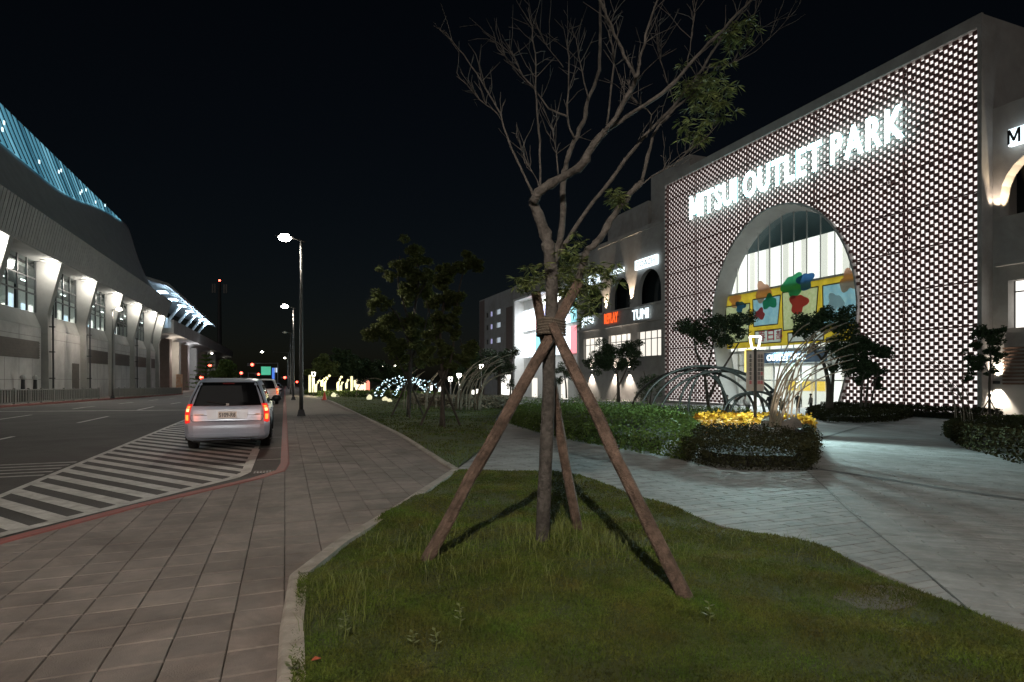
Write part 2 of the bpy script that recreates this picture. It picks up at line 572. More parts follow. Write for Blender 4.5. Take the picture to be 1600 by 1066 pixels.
# split at y = 26: tiles nearer, plain slab beyond
near_walk = clip_convex(walk_poly, [(-20, -20), (20, -20), (20, 26), (-20, 26)])
far_walk = clip_convex(walk_poly, [(-20, 26), (20, 26), (20, 60), (-20, 60)])
far_walk2 = clip_convex(walk_poly, [(-20, 60), (20, 60), (20, 200), (-20, 200)])
slab(sw, near_walk, -.022, -.25)
walk = tag(sw.build('sidewalk', M_joint, origin=(0,0,0)), kind='structure')
fw = MB(); slab(fw, far_walk, 0, -.25); slab(fw, far_walk2, 0, -.25)
fw.build('far_paving', M_walkfar, walk)
TS, GAP = .30, .007
def tile_box(poly, zt, zb):
    """a tile with a small chamfer round the top"""
    n = len(poly)
    cx = sum(p[0] for p in poly)/n; cy = sum(p[1] for p in poly)/n
    ins = [(cx+(p[0]-cx)*.965, cy+(p[1]-cy)*.965) for p in poly]
    vs = [(p[0], p[1], g(*p)+zb) for p in poly] + [(p[0], p[1], g(*p)+zt-.006) for p in poly] + [(p[0], p[1], g(*p)+zt) for p in ins]
    fs = [tuple(range(2*n, 3*n))]
    for r in (0, n):
        for i in range(n):
            j = (i+1) % n
            fs.append((r+i, r+j, r+n+j, r+n+i))
    return vs, fs
def tile_field(region, o, u, v, lu, lv, stagger, parent, pname, sname, mt, zt, zb, maxn, bounds, keep=None, gu=.008, gv=.008):
    cells = []
    u = Vector(u).normalized(); v = Vector(v).normalized()
    i0, i1, j0, j1 = bounds
    for j in range(j0, j1):
        for i in range(i0, i1):
            a0 = i*lu + (stagger*lu if j % 2 else 0); b0 = j*lv
            q = []
            for a_, b_ in ((a0+gu/2, b0+gv/2), (a0+lu-gu/2, b0+gv/2), (a0+lu-gu/2, b0+lv-gv/2), (a0+gu/2, b0+lv-gv/2)):
                pp = Vector(o) + u*a_ + v*b_
                q.append((pp.x, pp.y))
            if area(q) < 0: q = q[::-1]
            ins = [inside(p, region) for p in q]
            if not all(ins):
                cx = sum(p[0] for p in q)/4; cy = sum(p[1] for p in q)/4
                if not any(ins) and not inside((cx, cy), region): continue
                q = clip_convex(region, q)
                if len(q) < 3 or abs(area(q)) < .0008: continue
                if area(q) < 0: q = q[::-1]
            cx = sum(p[0] for p in q)/len(q); cy = sum(p[1] for p in q)/len(q)
            d = cx*SA+cy*CA; lat = cx*CA-cy*SA
            vis = d > 2.2 and abs(lat/d) < .93
            if keep and not keep(cx, cy, d): continue
            cells.append((math.hypot(cx, cy) + (0 if vis else 500), q))
    cells.sort(key=lambda c: c[0])
    for k, (dd, q) in enumerate(cells[:maxn]):
        if dd > 400: break
        m = MB(); dz = random.uniform(-.002, .002)
        m.add(*tile_box(q, zt+dz, zb))
        m.build(pname, mt, parent)
    rest = MB()
    for dd, q in cells[maxn:]:
        dz = random.uniform(-.002, .002)
        rest.add(*tile_box(q, zt+dz, zb))
    if rest.v:
        o2 = rest.build(sname, mt, parent)
        o2['kind'] = 'stuff'
tile_field(near_walk, (0, 0), (1, 0), (0, 1), TS, TS, 0, walk, 'paving_tile', 'paving_tile_mass', M_tile, 0, -.03, 300,
           (-26, 12, -12, 87), keep=lambda x, y, d: d > 1.5, gu=.0045, gv=.011)

# red kerb, stone by stone
kerb = thing('kerb', None, None, (0, 0, 0)); kerb['kind'] = 'structure'
def along(pts, step):
    out = []
    for i in range(len(pts)-1):
        a, b = Vector(pts[i]), Vector(pts[i+1])
        n = max(1, round((b-a).length/step))
        for k in range(n): out.append((a.lerp(b, k/n), a.lerp(b, (k+1)/n)))
    return out
def kerb_stones(pts, step, wd, side, top, bot, name, m, parent, gap=.006):
    for a, b in along(pts, step):
        t = (b-a).normalized(); n = Vector((-t.y, t.x))*side
        a2, b2 = a+t*gap, b-t*gap
        c = .02
        prof = [(0, bot), (0, top-c), (c, top), (wd, top), (wd, bot)]
        vs = []
        for e in (a2, b2):
            for o_, z in prof:
                p = e + n*o_
                vs.append((p.x, p.y, g(p.x, p.y)+z))
        fs = [(0,1,2,3,4), (9,8,7,6,5)] + [(i, i+5, (i+1) % 5+5, (i+1) % 5) for i in range(5)]
        MB().add(vs, fs).build(name, m, parent)
kerb_stones(kerb_pts[1:-1] + [(.08, 40)], 1.0, .15, -1 if False else 1, .012, -.2, 'kerb_stone', M_redkerb, kerb)
kerb_stones([(.08, 40), (.08, 160)], 6.0, .15, 1, .012, -.2, 'kerb_stone', M_redkerb, kerb)
edging = thing('lawn_edging', None, None, (0, 0, 0)); edging['kind'] = 'structure'
kerb_stones(edge_pts, 1.0, .135, -1, .03, -.2, 'edging_stone', M_conc, edging)
kerb_stones(far_edge[:3], 1.5, .11, -1, .03, -.2, 'edging_stone', M_conc, edging)

# ------------------------------------------------------------------ lawns
lawn_edge = [P(px, py) for px, py in ((760, 737), (860, 738), (906, 746), (984, 773), (1050, 795), (1123, 820), (1180, 834), (1240, 845), (1290, 858), (1360, 889), (1430, 920), (1520, 957), (1600, 990))]
lawn_poly = [(x+.07, y) for x, y in edge_pts[:-1]] + [(e_tip.x+.12, e_tip.y-.05)] + [(p.x, p.y) for p in lawn_edge] + [(2.6, -1.0), (1.5, -6)]
def lawn_h(x, y):
    return g(x, y) + .015 + .018*math.sin(x*2.1+y*.7) + .014*math.sin(y*3.3-x*1.3) + .01*math.sin(x*5.1+y*4.3)
def lawn_h_np(X, Y):
    return g_np(X, Y) + .015 + .018*np.sin(X*2.1+Y*.7) + .014*np.sin(Y*3.3-X*1.3) + .01*np.sin(X*5.1+Y*4.3)
lw = MB()
step = .3
xs = np.arange(-.6, 9, step); ys = np.arange(-6, 11, step)
for y in ys:
    for x in xs:
        q = clip_convex(lawn_poly, [(x, y), (x+step, y), (x+step, y+step), (x, y+step)])
        if len(q) > 2 and area(q) != 0:
            if area(q) < 0: q = q[::-1]
            lw.add([(p[0], p[1], lawn_h(*p)) for p in q], [tuple(range(len(q)))])
lawn = tag(lw.build('lawn', M_soil, origin=(0,0,0)), kind='structure')
fl_poly = [(e_tip.x+.09, e_tip.y+.05), (P(770, 690).x, P(770, 690).y), (P(775, 655).x, P(775, 655).y), (11, 30), (13, 40), (13, 75), (2.98, 75), (2.93, 15.8)]
fl = MB()
for y in np.arange(9, 75, 1.5):
    for x in np.arange(2.5, 13.5, 1.5):
        q = clip_convex(fl_poly, [(x, y), (x+1.5, y), (x+1.5, y+1.5), (x, y+1.5)])
        if len(q) > 2 and abs(area(q)) > 1e-5:
            if area(q) < 0: q = q[::-1]
            fl.add([(p[0], p[1], lawn_h(*p)+.01) for p in q], [tuple(range(len(q)))])
flawn = tag(fl.build('far_lawn', M_lawnfar, origin=(0,0,0)), kind='structure')

def fast_mesh(name, V, nper, mt, parent=None, smooth=False):
    """V: (n, nper, 3) polygons of nper vertices each"""
    n = V.shape[0]
    me = bpy.data.meshes.new(name)
    me.vertices.add(n*nper); me.loops.add(n*nper); me.polygons.add(n)
    off = np.array(wloc(parent)) if parent is not None else np.zeros(3)
    me.vertices.foreach_set('co', (V.reshape(-1, 3)-off).astype(np.float32).ravel())
    me.loops.foreach_set('vertex_index', np.arange(n*nper, dtype=np.int32))
    me.polygons.foreach_set('loop_start', np.arange(0, n*nper, nper, dtype=np.int32))
    me.polygons.foreach_set('loop_total', np.full(n, nper, dtype=np.int32))
    me.update(calc_edges=True)
    me.materials.append(mt)
    o = bpy.data.objects.new(name, me)
    COL.objects.link(o)
    if parent is not None: o.parent = parent
    return o
def blades(X, Y, Z, hgt, wid, lean, bend=.5):
    """each blade: a bent strip as one 5-gon-like pair, returned as (n,4,3) lower and (n,3,3) upper"""
    n = len(X)
    ph = rng.uniform(0, 2*np.pi, n); lp = rng.uniform(0, 2*np.pi, n)
    l = lean*rng.uniform(.2, 1, n)
    dx, dy = np.cos(lp)*l, np.sin(lp)*l
    sx, sy = np.cos(ph)*wid/2, np.sin(ph)*wid/2
    m = .55
    b = np.stack([X, Y, Z], 1); s = np.stack([sx, sy, np.zeros(n)], 1)
    mid = b + np.stack([dx*hgt*m*bend, dy*hgt*m*bend, hgt*m], 1)
    tip = b + np.stack([dx*hgt, dy*hgt, hgt*np.sqrt(np.clip(1-(l*.6)**2, .15, 1))], 1)
    lower = np.stack([b-s, b+s, mid+s*.8, mid-s*.8], 1)
    upper = np.stack([mid-s*.8, mid+s*.8, tip, tip-s*.05], 1)
    return np.concatenate([lower, upper], 0)
def grow(poly, n, fall, hmin, hmax, wd, lean, hf, patch=True):
    xs0 = [p[0] for p in poly]; ys0 = [p[1] for p in poly]
    X = rng.uniform(min(xs0), max(xs0), n); Y = rng.uniform(min(ys0), max(ys0), n)
    ok = inside_np(X, Y, poly)
    d = X*SA+Y*CA; lat = X*CA-Y*SA
    ok &= (d > 2.0) & (np.abs(lat) < d*.95+.3)
    ok &= rng.uniform(0, 1, n) < np.clip((fall/np.maximum(d, .5))**2, .03, 1)
    if patch:
        pt = np.sin(X*3.1+1.3*np.sin(Y*2.2))*np.sin(Y*2.7+1.1*np.sin(X*1.7))
        ok &= rng.uniform(0, 1, n) < .74+.4*pt
    X, Y = X[ok], Y[ok]; d = d[ok]
    h = rng.uniform(hmin, hmax, len(X))
    return blades(X, Y, hf(X, Y)-.005, h, wd*np.clip(d/4, 1, 5), lean)
gv = grow(lawn_poly, 1500000, 4.0, .012, .036, .0055, 1.45, lawn_h_np)
gr_o = fast_mesh('grass', gv, 4, M_grass)
tag(gr_o, 'short green lawn grass in front of the big staked tree', 'grass', kind='stuff')
gv2 = grow(fl_poly, 160000, 14, .03, .06, .006, 1.0, lambda X, Y: lawn_h_np(X, Y)+.01, False)
tag(fast_mesh('grass', gv2, 4, M_grass), 'short grass of the far lawn beside the sidewalk', 'grass', kind='stuff')
# taller wispy grass round the tree and along the edging
tx, ty = [], []
tb = P(848, 852)
for cx, cy, r, n in ((tb.x, tb.y, .55, 420), (tb.x+.55, tb.y-.35, .4, 260), (1.05, 4.6, .3, 120), (.42, 4.25, .3, 170), (.25, 3.75, .2, 70), (P(905,832).x, P(905,832).y, .3, 160), (1.5, 4.1, .5, 130), (P(1290,862).x-.1, P(1290,862).y-.1, .5, 60), (3.1, 4.4, .8, 160), (P(640,850).x, P(640,850).y, .5, 180)):
    tx.append(rng.normal(cx, r*.6, n)); ty.append(rng.normal(cy, r*.6, n))
TX, TY = np.concatenate(tx), np.concatenate(ty)
ok = inside_np(TX, TY, lawn_poly); TX, TY = TX[ok], TY[ok]
gv3 = blades(TX, TY, lawn_h_np(TX, TY)-.01, rng.uniform(.05, .20, len(TX)), np.full(len(TX), .0045), .75)
tag(fast_mesh('tall_grass', gv3, 4, M_grasstall), 'wispy uncut grass tufts round the staked tree', 'grass', kind='stuff')
# small pale weeds
def weed(x, y, h, label):
    base = Vector((x, y, lawn_h(x, y)))
    t = thing('weed', label, 'weed', base, 'small weeds in the lawn')
    m = MB(); m.tube([base, base+Vector((.01, 0, h*.5)), base+Vector((.0, .01, h))], [.003, .0025, .0015], 5)
    m.build('stem', M_grasstall, t)
    for k in range(7):
        an = k*2.4; z = h*(.35+.1*k*.95)
        c = base+Vector((0, 0, min(z, h)))
        e = Vector((math.cos(an), math.sin(an), .35)); sd_ = Vector((-math.sin(an), math.cos(an), 0))
        L = .045*(1-.04*k)
        q = MB(); q.add([c, c+e*L*.5+sd_*.011, c+e*L, c+e*L*.5-sd_*.011], [(0,1,2,3)])
        q.build('leaf', M_weed, t)
M_weed = mat('weed_leaf', (.12,.145,.06), .6, island=.2)
for px, py, h, lb in ((538, 1000, .17, 'pale leafy weed in the lawn nearest the sidewalk edging'), (645, 1012, .10, 'low pale weed of two in the lawn foreground, left one'), (680, 1018, .13, 'low pale weed of two in the lawn foreground, right one'), (718, 985, .16, 'single thin upright weed in the middle of the lawn foreground'), (1108, 985, .15, 'weed beside the foot of the right stake'), (455, 1062, .08, 'small pale weed at the lawn corner, bottom edge')):
    p = P(px, py); weed(p.x, p.y, h, lb)
lf = P(493, 1047); zf_ = lawn_h(lf.x, lf.y)+.03
tag(MB().add([(lf.x-.025, lf.y, zf_), (lf.x, lf.y-.012, zf_+.006), (lf.x+.03, lf.y+.008, zf_), (lf.x, lf.y+.016, zf_+.012), (lf.x+.002, lf.y+.001, zf_-.004)], [(0,1,4), (1,2,4), (2,3,4), (3,0,4)]).build('fallen_leaf', mat('red_leaf', (.32,.07,.03), .7)), 'small red fallen leaf in the near left corner of the lawn', 'leaf')
# round sunken cover in the lawn
cv = P(1368, 932)
m = MB()
ringp = [(cv.x+.27*math.cos(t)*1.25, cv.y+.21*math.sin(t)) for t in np.linspace(0, 2*math.pi, 28)[:-1]]
m.ext([ringp], (0, 0, lawn_h(cv.x, cv.y)-.03), (1,0,0), (0,1,0), (0,0,1), .034)
mc = tag(m.build('manhole_cover', mat('gravel_cover', (.15,.14,.13), .95, scale=30, col2=(.07,.065,.06), bump=.9, bscale=90)), 'grey gravelly access cover sunk in the lawn', 'cover')

# ------------------------------------------------------------------ plaza
seam_a, seam_b = P(1263, 738), P(1530, 968)
sdir = Vector((seam_a.x-seam_b.x, seam_a.y-seam_b.y)).normalized()
far_line = [(P(775, 655).x, P(775, 655).y), (P(770, 690).x, P(770, 690).y), (e_tip.x+.09, e_tip.y+.05)]
plaza_poly = [(e_tip.x+.12, e_tip.y-.08)] + [(p.x, p.y-.06) for p in lawn_edge] + [(9, -6), (46, -6), (46, 75), (13, 75), (13, 40), (11, 30)] + far_line
pb = MB()
gxs = list(np.arange(2, 34, 1.0)) + [34, 40, 46]; gys = list(np.arange(-6, 30, 1.0)) + [30, 40, 50, 60, 75]
for j in range(len(gys)-1):
    for i in range(len(gxs)-1):
        q = clip_convex(plaza_poly, [(gxs[i], gys[j]), (gxs[i+1], gys[j]), (gxs[i+1], gys[j+1]), (gxs[i], gys[j+1])])
        if len(q) > 2 and abs(area(q)) > 1e-5:
            if area(q) < 0: q = q[::-1]
            pb.add([(p[0], p[1], g(*p)-.014) for p in q], [tuple(range(len(q)))])
plaza = tag(pb.build('plaza', M_plazafar, origin=(0,0,0)), kind='structure')
ext_a = (seam_a.x+sdir.x*9, seam_a.y+sdir.y*9); ext_b = (seam_b.x-sdir.x*4, seam_b.y-sdir.y*4)
right_half = [ext_b, (16, -5), (24, 6), (20, 18), ext_a]
if area(right_half) < 0: right_half = right_half[::-1]
left_half = [ext_a, (ext_a[0]-1, ext_a[1]), (2.0, 16), (1.5, 8), ext_b]
if area(left_half) < 0: left_half = left_half[::-1]
pr = clip_convex(plaza_poly, right_half) if True else None
pl = clip_convex(plaza_poly, left_half)
pv = Vector((sdir.y, -sdir.x))
tile_field(pr, ext_b, pv, sdir, .6, .1, .5, plaza, 'paver', 'paver_mass', M_paver, .0, -.03, 200, (-2, 22, 0, 190), keep=lambda x, y, d: d > 3 and d < 15 and abs(x*CA-y*SA) < d*.95)
tile_field(pl, (0, 0), (1, 0), (0, 1), .6, .1, .5, plaza, 'paver', 'paver_mass', M_paver, .0, -.03, 100, (2, 20, 20, 150), keep=lambda x, y, d: d < 15)
# dark drain band and the thin paver seam
def ground_strip(pts, wd, name, m, parent, lift):
    q = MB(); k = 0
    P2 = [Vector((p[0], p[1])) for p in pts]
    for i, p in enumerate(P2):
        t = (P2[min(i+1, len(P2)-1)]-P2[max(0, i-1)]).normalized(); n = Vector((-t.y, t.x))*wd/2
        for s_ in (-1, 1):
            r = p+n*s_; q.v.append((r.x, r.y, g(r.x, r.y)+lift))
    for i in range(len(P2)-1): q.f.append((2*i, 2*i+2, 2*i+3, 2*i+1))
    return q.build(name, m, parent)
ground_strip([P(px, py) for px, py in ((1262, 731), (1330, 741), (1400, 752), (1480, 765), (1560, 776), (1640, 787))], .14, 'drain_strip', M_drain, plaza, .006)
ground_strip([P(px, py) for px, py in ((1263, 738), (1290, 763), (1322, 795), (1350, 818), (1420, 873), (1478, 922), (1535, 972))], .012, 'seam_groove', M_drain, plaza, .005)
ground_strip([P(px, py) for px, py in ((1240, 690), (1290, 683), (1340, 668), (1390, 660))], .09, 'drain_strip', M_drain, plaza, .006)

# ------------------------------------------------------------------ text
def text_arr(s, size=1.0, extrude=.02, bold=0.0):
    if s == 'M':
        o_ = [(.07,0),(.21,0),(.21,.47),(.38,.12),(.50,.12),(.67,.47),(.67,0),(.81,0),(.81,.73),(.65,.73),(.44,.30),(.23,.73),(.07,.73)]
        mm = MB().ext([o_], (0, 0, -extrude), (1,0,0), (0,1,0), (0,0,1), 2*extrude)
        return np.array(mm.v), mm.f
    if 'M' in s: bold = 0
    cu = bpy.data.curves.new('t', 'FONT')
    cu.body = s; cu.size = size; cu.extrude = extrude; cu.offset = bold
    cu.resolution_u = 3
    o = bpy.data.objects.new('t', cu)
    COL.objects.link(o)
    dg = bpy.context.evaluated_depsgraph_get()
    me = bpy.data.meshes.new_from_object(o.evaluated_get(dg))
    v = np.array([q.co[:] for q in me.vertices]); f = [tuple(p.vertices) for p in me.polygons]
    bpy.data.objects.remove(o); bpy.data.curves.remove(cu); bpy.data.meshes.remove(me)
    return v, f
def place_text(name, s, o, u, v, n, height, m, parent, width=None, extrude=.02, bold=0.0, proud=0.0):
    """centred at o, cap height `height`, optional fitted width"""
    tv, tf = text_arr(s, 1.0, 1.0, bold)
    if len(tv) == 0: return None
    mn, mx = tv.min(0), tv.max(0)
    sy = height/max(1e-6, (mx[1]-mn[1])); sx = (width/(mx[0]-mn[0])) if width else sy
    o, u, v, n = Vector(o), Vector(u), Vector(v), Vector(n)
    q = MB()
    q.add([o + u*((p[0]-(mn[0]+mx[0])/2)*sx) + v*((p[1]-(mn[1]+mx[1])/2)*sy) + n*(proud + p[2]*extrude) for p in tv], tf)
    return q.build(name, m, parent)
def sign_letters(t, s, o0, u, v, n, height, total, m, extrude, bold, space=.10, word=.35, name='letter'):
    """each letter its own part, laid from o0 along u to fill `total`"""
    gl = []; x = 0
    for ch in s:
        if ch == ' ': x += word; continue
        tv, tf = text_arr(ch, 1.0, 1.0, bold)
        mn, mx = tv.min(0), tv.max(0)
        gl.append((x-mn[0], tv, tf)); x += mx[0]-mn[0]+space
    x -= space
    sx = total/x; sy = height/.73
    o0, u, v, n = Vector(o0), Vector(u), Vector(v), Vector(n)
    for ox, tv, tf in gl:
        q = MB(); q.add([o0 + u*((p[0]+ox)*sx) + v*(p[1]*sy) + n*(p[2]*extrude) for p in tv], tf)
        q.build(name, m, t)

# ------------------------------------------------------------------ the mall: entrance block with the lit brick screen
XF = 44.0
UY, UZ, NX = Vector((0,-1,0)), Vector((0,0,1)), Vector((-1,0,0))
Y1 = PX(1529, 45, XF).y            # near edge
Y2 = PX(1040, 290, XF).y           # far edge
ZT = PX(1529, 46, XF).z            # top of the screen
ZB = -1.15
AC, AW, AZW, AZT = 44.1, 8.75, 7.4, 18.0
def arch_hw(z):
    if z >= AZT: return 0
    if z >= AZW: return AW*max(0, 1-((z-AZW)/(AZT-AZW))**2)**.5
    return AW - 2.0*((AZW-z)/8.7)**1.5
def arch_loop(x_grow=0.0, zb=-1.6):
    pts = []
    zz = list(np.linspace(zb, AZW, 8)) + [AZW+(AZT-AZW)*math.sin(t) for t in np.linspace(.08, math.pi/2, 18)]
    right = [(AC-arch_hw(z)-x_grow, z+ (x_grow if z > AZW else 0)*clampf((z-AZW)/(AZT-AZW))) for z in zz]
    left = [(AC+arch_hw(z)+x_grow, z+ (x_grow if z > AZW else 0)*clampf((z-AZW)/(AZT-AZW))) for z in reversed(zz[:-1])]
    return right + left
block = thing('mall_entrance_block', 'mall entrance block with glowing chequered brick screen and tall arch', 'building', (XF, (Y1+Y2)/2, -1.5))
# box behind
q = MB()
q.box(XF+5.2, XF+16, Y1-.0, Y2-.02, -2.2, ZT+.8)                 # rear mass
q.box(XF+.02, XF+5.2, Y1-.28, Y1-.06, -2.2, ZT+.9)               # near cheek wall
q.box(XF+.02, XF+5.2, Y2+.02, Y2+.3, -2.2, ZT+.9)
q.box(XF+.02, XF+5.2, Y1-.06, Y2+.02, ZT+.35, ZT+.9)
q.build('wall', M_wall, block)
q = MB()
q.box(XF-.18, XF+.02, Y1-.3, Y1-.02, -2.2, ZT+.95)
q.box(XF-.18, XF+.02, Y1-.02, Y2+.3, ZT+.1, ZT+.95)
q.box(XF-.1, XF+.02, Y2+.02, Y2+.3, -2.2, ZT+.1)
q.box(XF-.1, XF+.45, Y1-.02, AC-6.9, -2.4, ZB-.02); q.box(XF-.1, XF+.45, AC+6.9, Y2+.02, -2.4, ZB-.02)
q.build('screen_frame', M_wall, block)
q = MB()
q.ext([[(Y1-.02, ZB), (Y2, ZB), (Y2, ZT+.08), (Y1-.02, ZT+.08)], arch_loop(.05, ZB+.02)], (XF+.5, 0, 0), (0,1,0), UZ, (1,0,0), 0)
q.build('backlit_wall', E_back, block)
CW, RH = .326, .277
nc = int((Y2-Y1)/CW); CW = (Y2-Y1)/nc
nr = int((ZT+1.25)/RH)
bw, bh, bd = CW*1.13, RH*.95, .13
pb0 = MB(); pb0.box(-bd/2, bd/2, -bw/2, bw/2, -bh/2, bh/2)
brick0 = None
cells = []
for r in range(nr):
    z = ZT - (r+.5)*RH
    hw = arch_hw(z)+.12 if z < AZT+.1 else -1
    for c in range(nc):
        if (r+c) % 2: continue
        y = Y1 + (c+.5)*CW
        if hw > 0 and abs(y-AC) < hw+CW*.3: continue
        cells.append((y, z))
cells.sort(key=lambda c: c[0])
mass = MB()
for k, (y, z) in enumerate(cells):
    if k < 300:
        if brick0 is None:
            brick0 = MB().box(XF-bd/2, XF+bd/2, y-bw/2, y+bw/2, z-bh/2, z+bh/2)
            brick0 = brick0.build('brick', M_brick, block)
            # recentre the shared mesh
            cc = Vector((XF, y, z))-wloc(block)
            for vv in brick0.data.vertices: vv.co -= cc
            brick0.location = cc
        else:
            inst(brick0, 'brick', (XF, y, z), block)
    else:
        mass.box(XF-bd/2, XF+bd/2, y-bw/2, y+bw/2, z-bh/2, z+bh/2)
o = mass.build('brick_mass', M_brick, block); o['kind'] = 'stuff'
# steel behind the bricks: rails every ten courses and thin rods
for r in range(6, nr, 11):
    z = ZT-(r+.5)*RH
    hw = arch_hw(z)+.2 if z < AZT else -1
    for a_, b_ in ([(Y1, Y2)] if hw < 0 else [(Y1, AC-hw), (AC+hw, Y2)]):
        MB().box(XF+.17, XF+.24, a_, b_, z-.05, z+.05).build('screen_rail', M_dark, block)
for i in range(9):
    y = Y1+1.2+i*(Y2-Y1-2.4)/8
    if abs(y-AC) < AW+.3:
        zt_ = [z for z in np.linspace(AZW, AZT, 40) if arch_hw(z)+.2 < abs(y-AC)]
        z0 = (min(zt_) if zt_ else AZT)+.2
    else: z0 = ZB
    MB().box(XF+.25, XF+.31, y-.03, y+.03, z0, ZT).build('screen_post', M_dark, block)
br_ = MB(); rb2 = random.Random(3)
for k in range(520):
    y = Y1+rb2.uniform(.1, .999)*(Y2-Y1); z = ZB+rb2.random()*(ZT-ZB)
    if abs(y-AC) < arch_hw(z)+.4 and z < AZT+.4: continue
    wd_ = rb2.choice((.05, .09, .14)); hd_ = rb2.choice((.03, .06, .10))
    br_.box(XF+.16, XF+.2, y-wd_, y+wd_, z-hd_, z+hd_)
o = br_.build('dimming_bracket_mass', M_steel, block); o['kind'] = 'stuff'  # brackets scattered at random, added to dim some of the lit cells
# arch reveal
XG = XF+1.6
la, lb = arch_loop(.0), arch_loop(-.35)
q = MB()
n = len(la)
vs = [(XF-.12, p[0], p[1]) for p in la] + [(XG+.2, p[0], p[1]) for p in lb] + [(XF-.12, p[0], p[1]) for p in arch_loop(.14)]
fs = [(i, i+1, i+1+n, i+n) for i in range(n-1)] + [(i+2*n, i+2*n+1, i+1, i) for i in range(n-1)]
q.add(vs, fs).build('arch_reveal', M_reveal, block, smooth=False)
q = MB(); vs = [(XF-.12, p[0], p[1]) for p in arch_loop(.14)] + [(XF+.12, p[0], p[1]) for p in arch_loop(.14)]
q.add(vs, [(i, i+n, i+n+1, i+1) for i in range(n-1)]).build('arch_trim', M_reveal, block)
# glazing of the arch
ZL = 1.5+(12.4-1.5)*1.25
YA, YB = AC-AW-.2, AC+AW+.2
q = MB(); q.box(XG+1.6, XG+1.7, YA-2, YB+2, ZL, AZT+.5); q.build('dark_bulkhead', mat('bulkhead_teal', (.05,.085,.09), .9, var=.15, scale=.6), block)
for i in range(26):
    y = YA-1+(i+.5)*(YB-YA+2)/26; wd = (YB-YA+2)/26
    MB().box(XG+1.72, XG+1.78, y-wd*.46, y+wd*.46, 4.6, ZL).build('lit_panel', E_panel if i % 3 else E_panel2, block)
MB().box(XG+1.8, XG+1.9, YA-2, YB+2, -2, ZL).build('inner_wall', M_white, block)
MB().box(XG+.02, XG+.03, YA, YB, -1.6, AZT).build('arch_glass', M_glass, block)
for i in range(12):
    y = YA+.6+i*(YB-YA-1.2)/11
    MB().box(XG-.06, XG+.02, y-.035, y+.035, 4.3, AZT).build('mullion', M_alu, block)
for z in (4.3, 10.6):
    MB().box(XG-.09, XG+.019, YA, YB, z-.12, z+.12).build('transom', M_alu, block)
# shop front below: canopy fascia, doors
YL = [AC+6.6-i*1.65 for i in range(9)]
for i, y in enumerate(YL):
    MB().box(XG-.1, XG+.018, y-.07, y+.07, -1.7, 4.18).build('door_post', M_alu, block)
for z in (1.35, 2.9):
    MB().box(XG-.08, XG+.017, YL[-1], YL[0], z-.06, z+.06).build('door_transom', M_alu, block)
for i in range(8):
    y0, y1 = YL[i+1]+.12, YL[i]-.12
    MB().box(XG+1.3, XG+1.36, y0, y1, 1.5 if i in (3, 4, 5) else -1.4, 2.75).build('lit_panel', E_panel2 if i % 2 else E_panel, block)
    if i in (3, 4, 5):
        MB().box(XG+1.3, XG+1.36, y0, y1, -1.4, .3).build('lit_panel', E_panel2, block)
        MB().box(XG+1.28, XG+1.36, y0+.1, y1-.1, .35, 1.25).build('yellow_poster', emat('yellow_poster_face', (.95,.62,.10), .6), block)
MB().box(XG-.5, XG-.1, AC-4.6, AC+4.2, 3.05, 4.1).build('blue_fascia', mat('blue_fascia_paint', (.06,.10,.16), .4), block)
light('plaza_fill_light', 'AREA', (XG-.7, AC, 4.4), 1500, (.86,1,.98), block, 2.5, aim=(XG-9, AC, -2))  # added fill lamp at the doors, brightens and tints the square
MB().box(XF-2, XG+1.7, AC-6.8, AC+6.8, -1.62, -1.52).build('entrance_floor', M_plazafar, block)

sg = thing('lit_wall_sign', 'small glowing white lettering on the blue fascia above the mall doors', 'sign', (XG-.55, AC+.5, 3.3))
place_text('lettering', 'OUTLET PARK', (XG-.53, AC-.3, 3.58), UY, UZ, NX, .62, E_white, sg, 4.8, .03, .03)
yb = thing('banner_sign', 'upright yellow lit sign beside the mall doors', 'sign', (XG-.5, AC+4.9, 2.2))
MB().box(XG-.5, XG-.2, AC+4.5, AC+5.2, 2.2, 4.6).build('sign_face', emat('yellow_sign_face', (1,.8,.15), 1.0), yb)

# the big letter sign
s0 = PX(1078, 343, XF-.45); s1 = PX(1412, 214, XF-.45)
sg = thing('roof_letter_sign', 'large glowing cyan white letters across the top of the brick screen', 'sign', (XF-.4, (s0.y+s1.y)/2, min(s0.z, s1.z)))
hz = 2.55
sign_letters(sg, 'MITSUI OUTLET PARK', (XF-.45, s0.y, (s0.z+s1.z)/2+.05), UY, UZ, NX, hz, abs(s1.y-s0.y), E_letter, .05, .02, space=.13, word=.30)
q = MB()
for dz in (.35, 2.0):
    q.box(XF-.32, XF-.26, min(s0.y, s1.y), max(s0.y, s1.y), (s0.z+s1.z)/2+dz, (s0.z+s1.z)/2+dz+.06)
q.build('letter_rail', M_dark, sg)

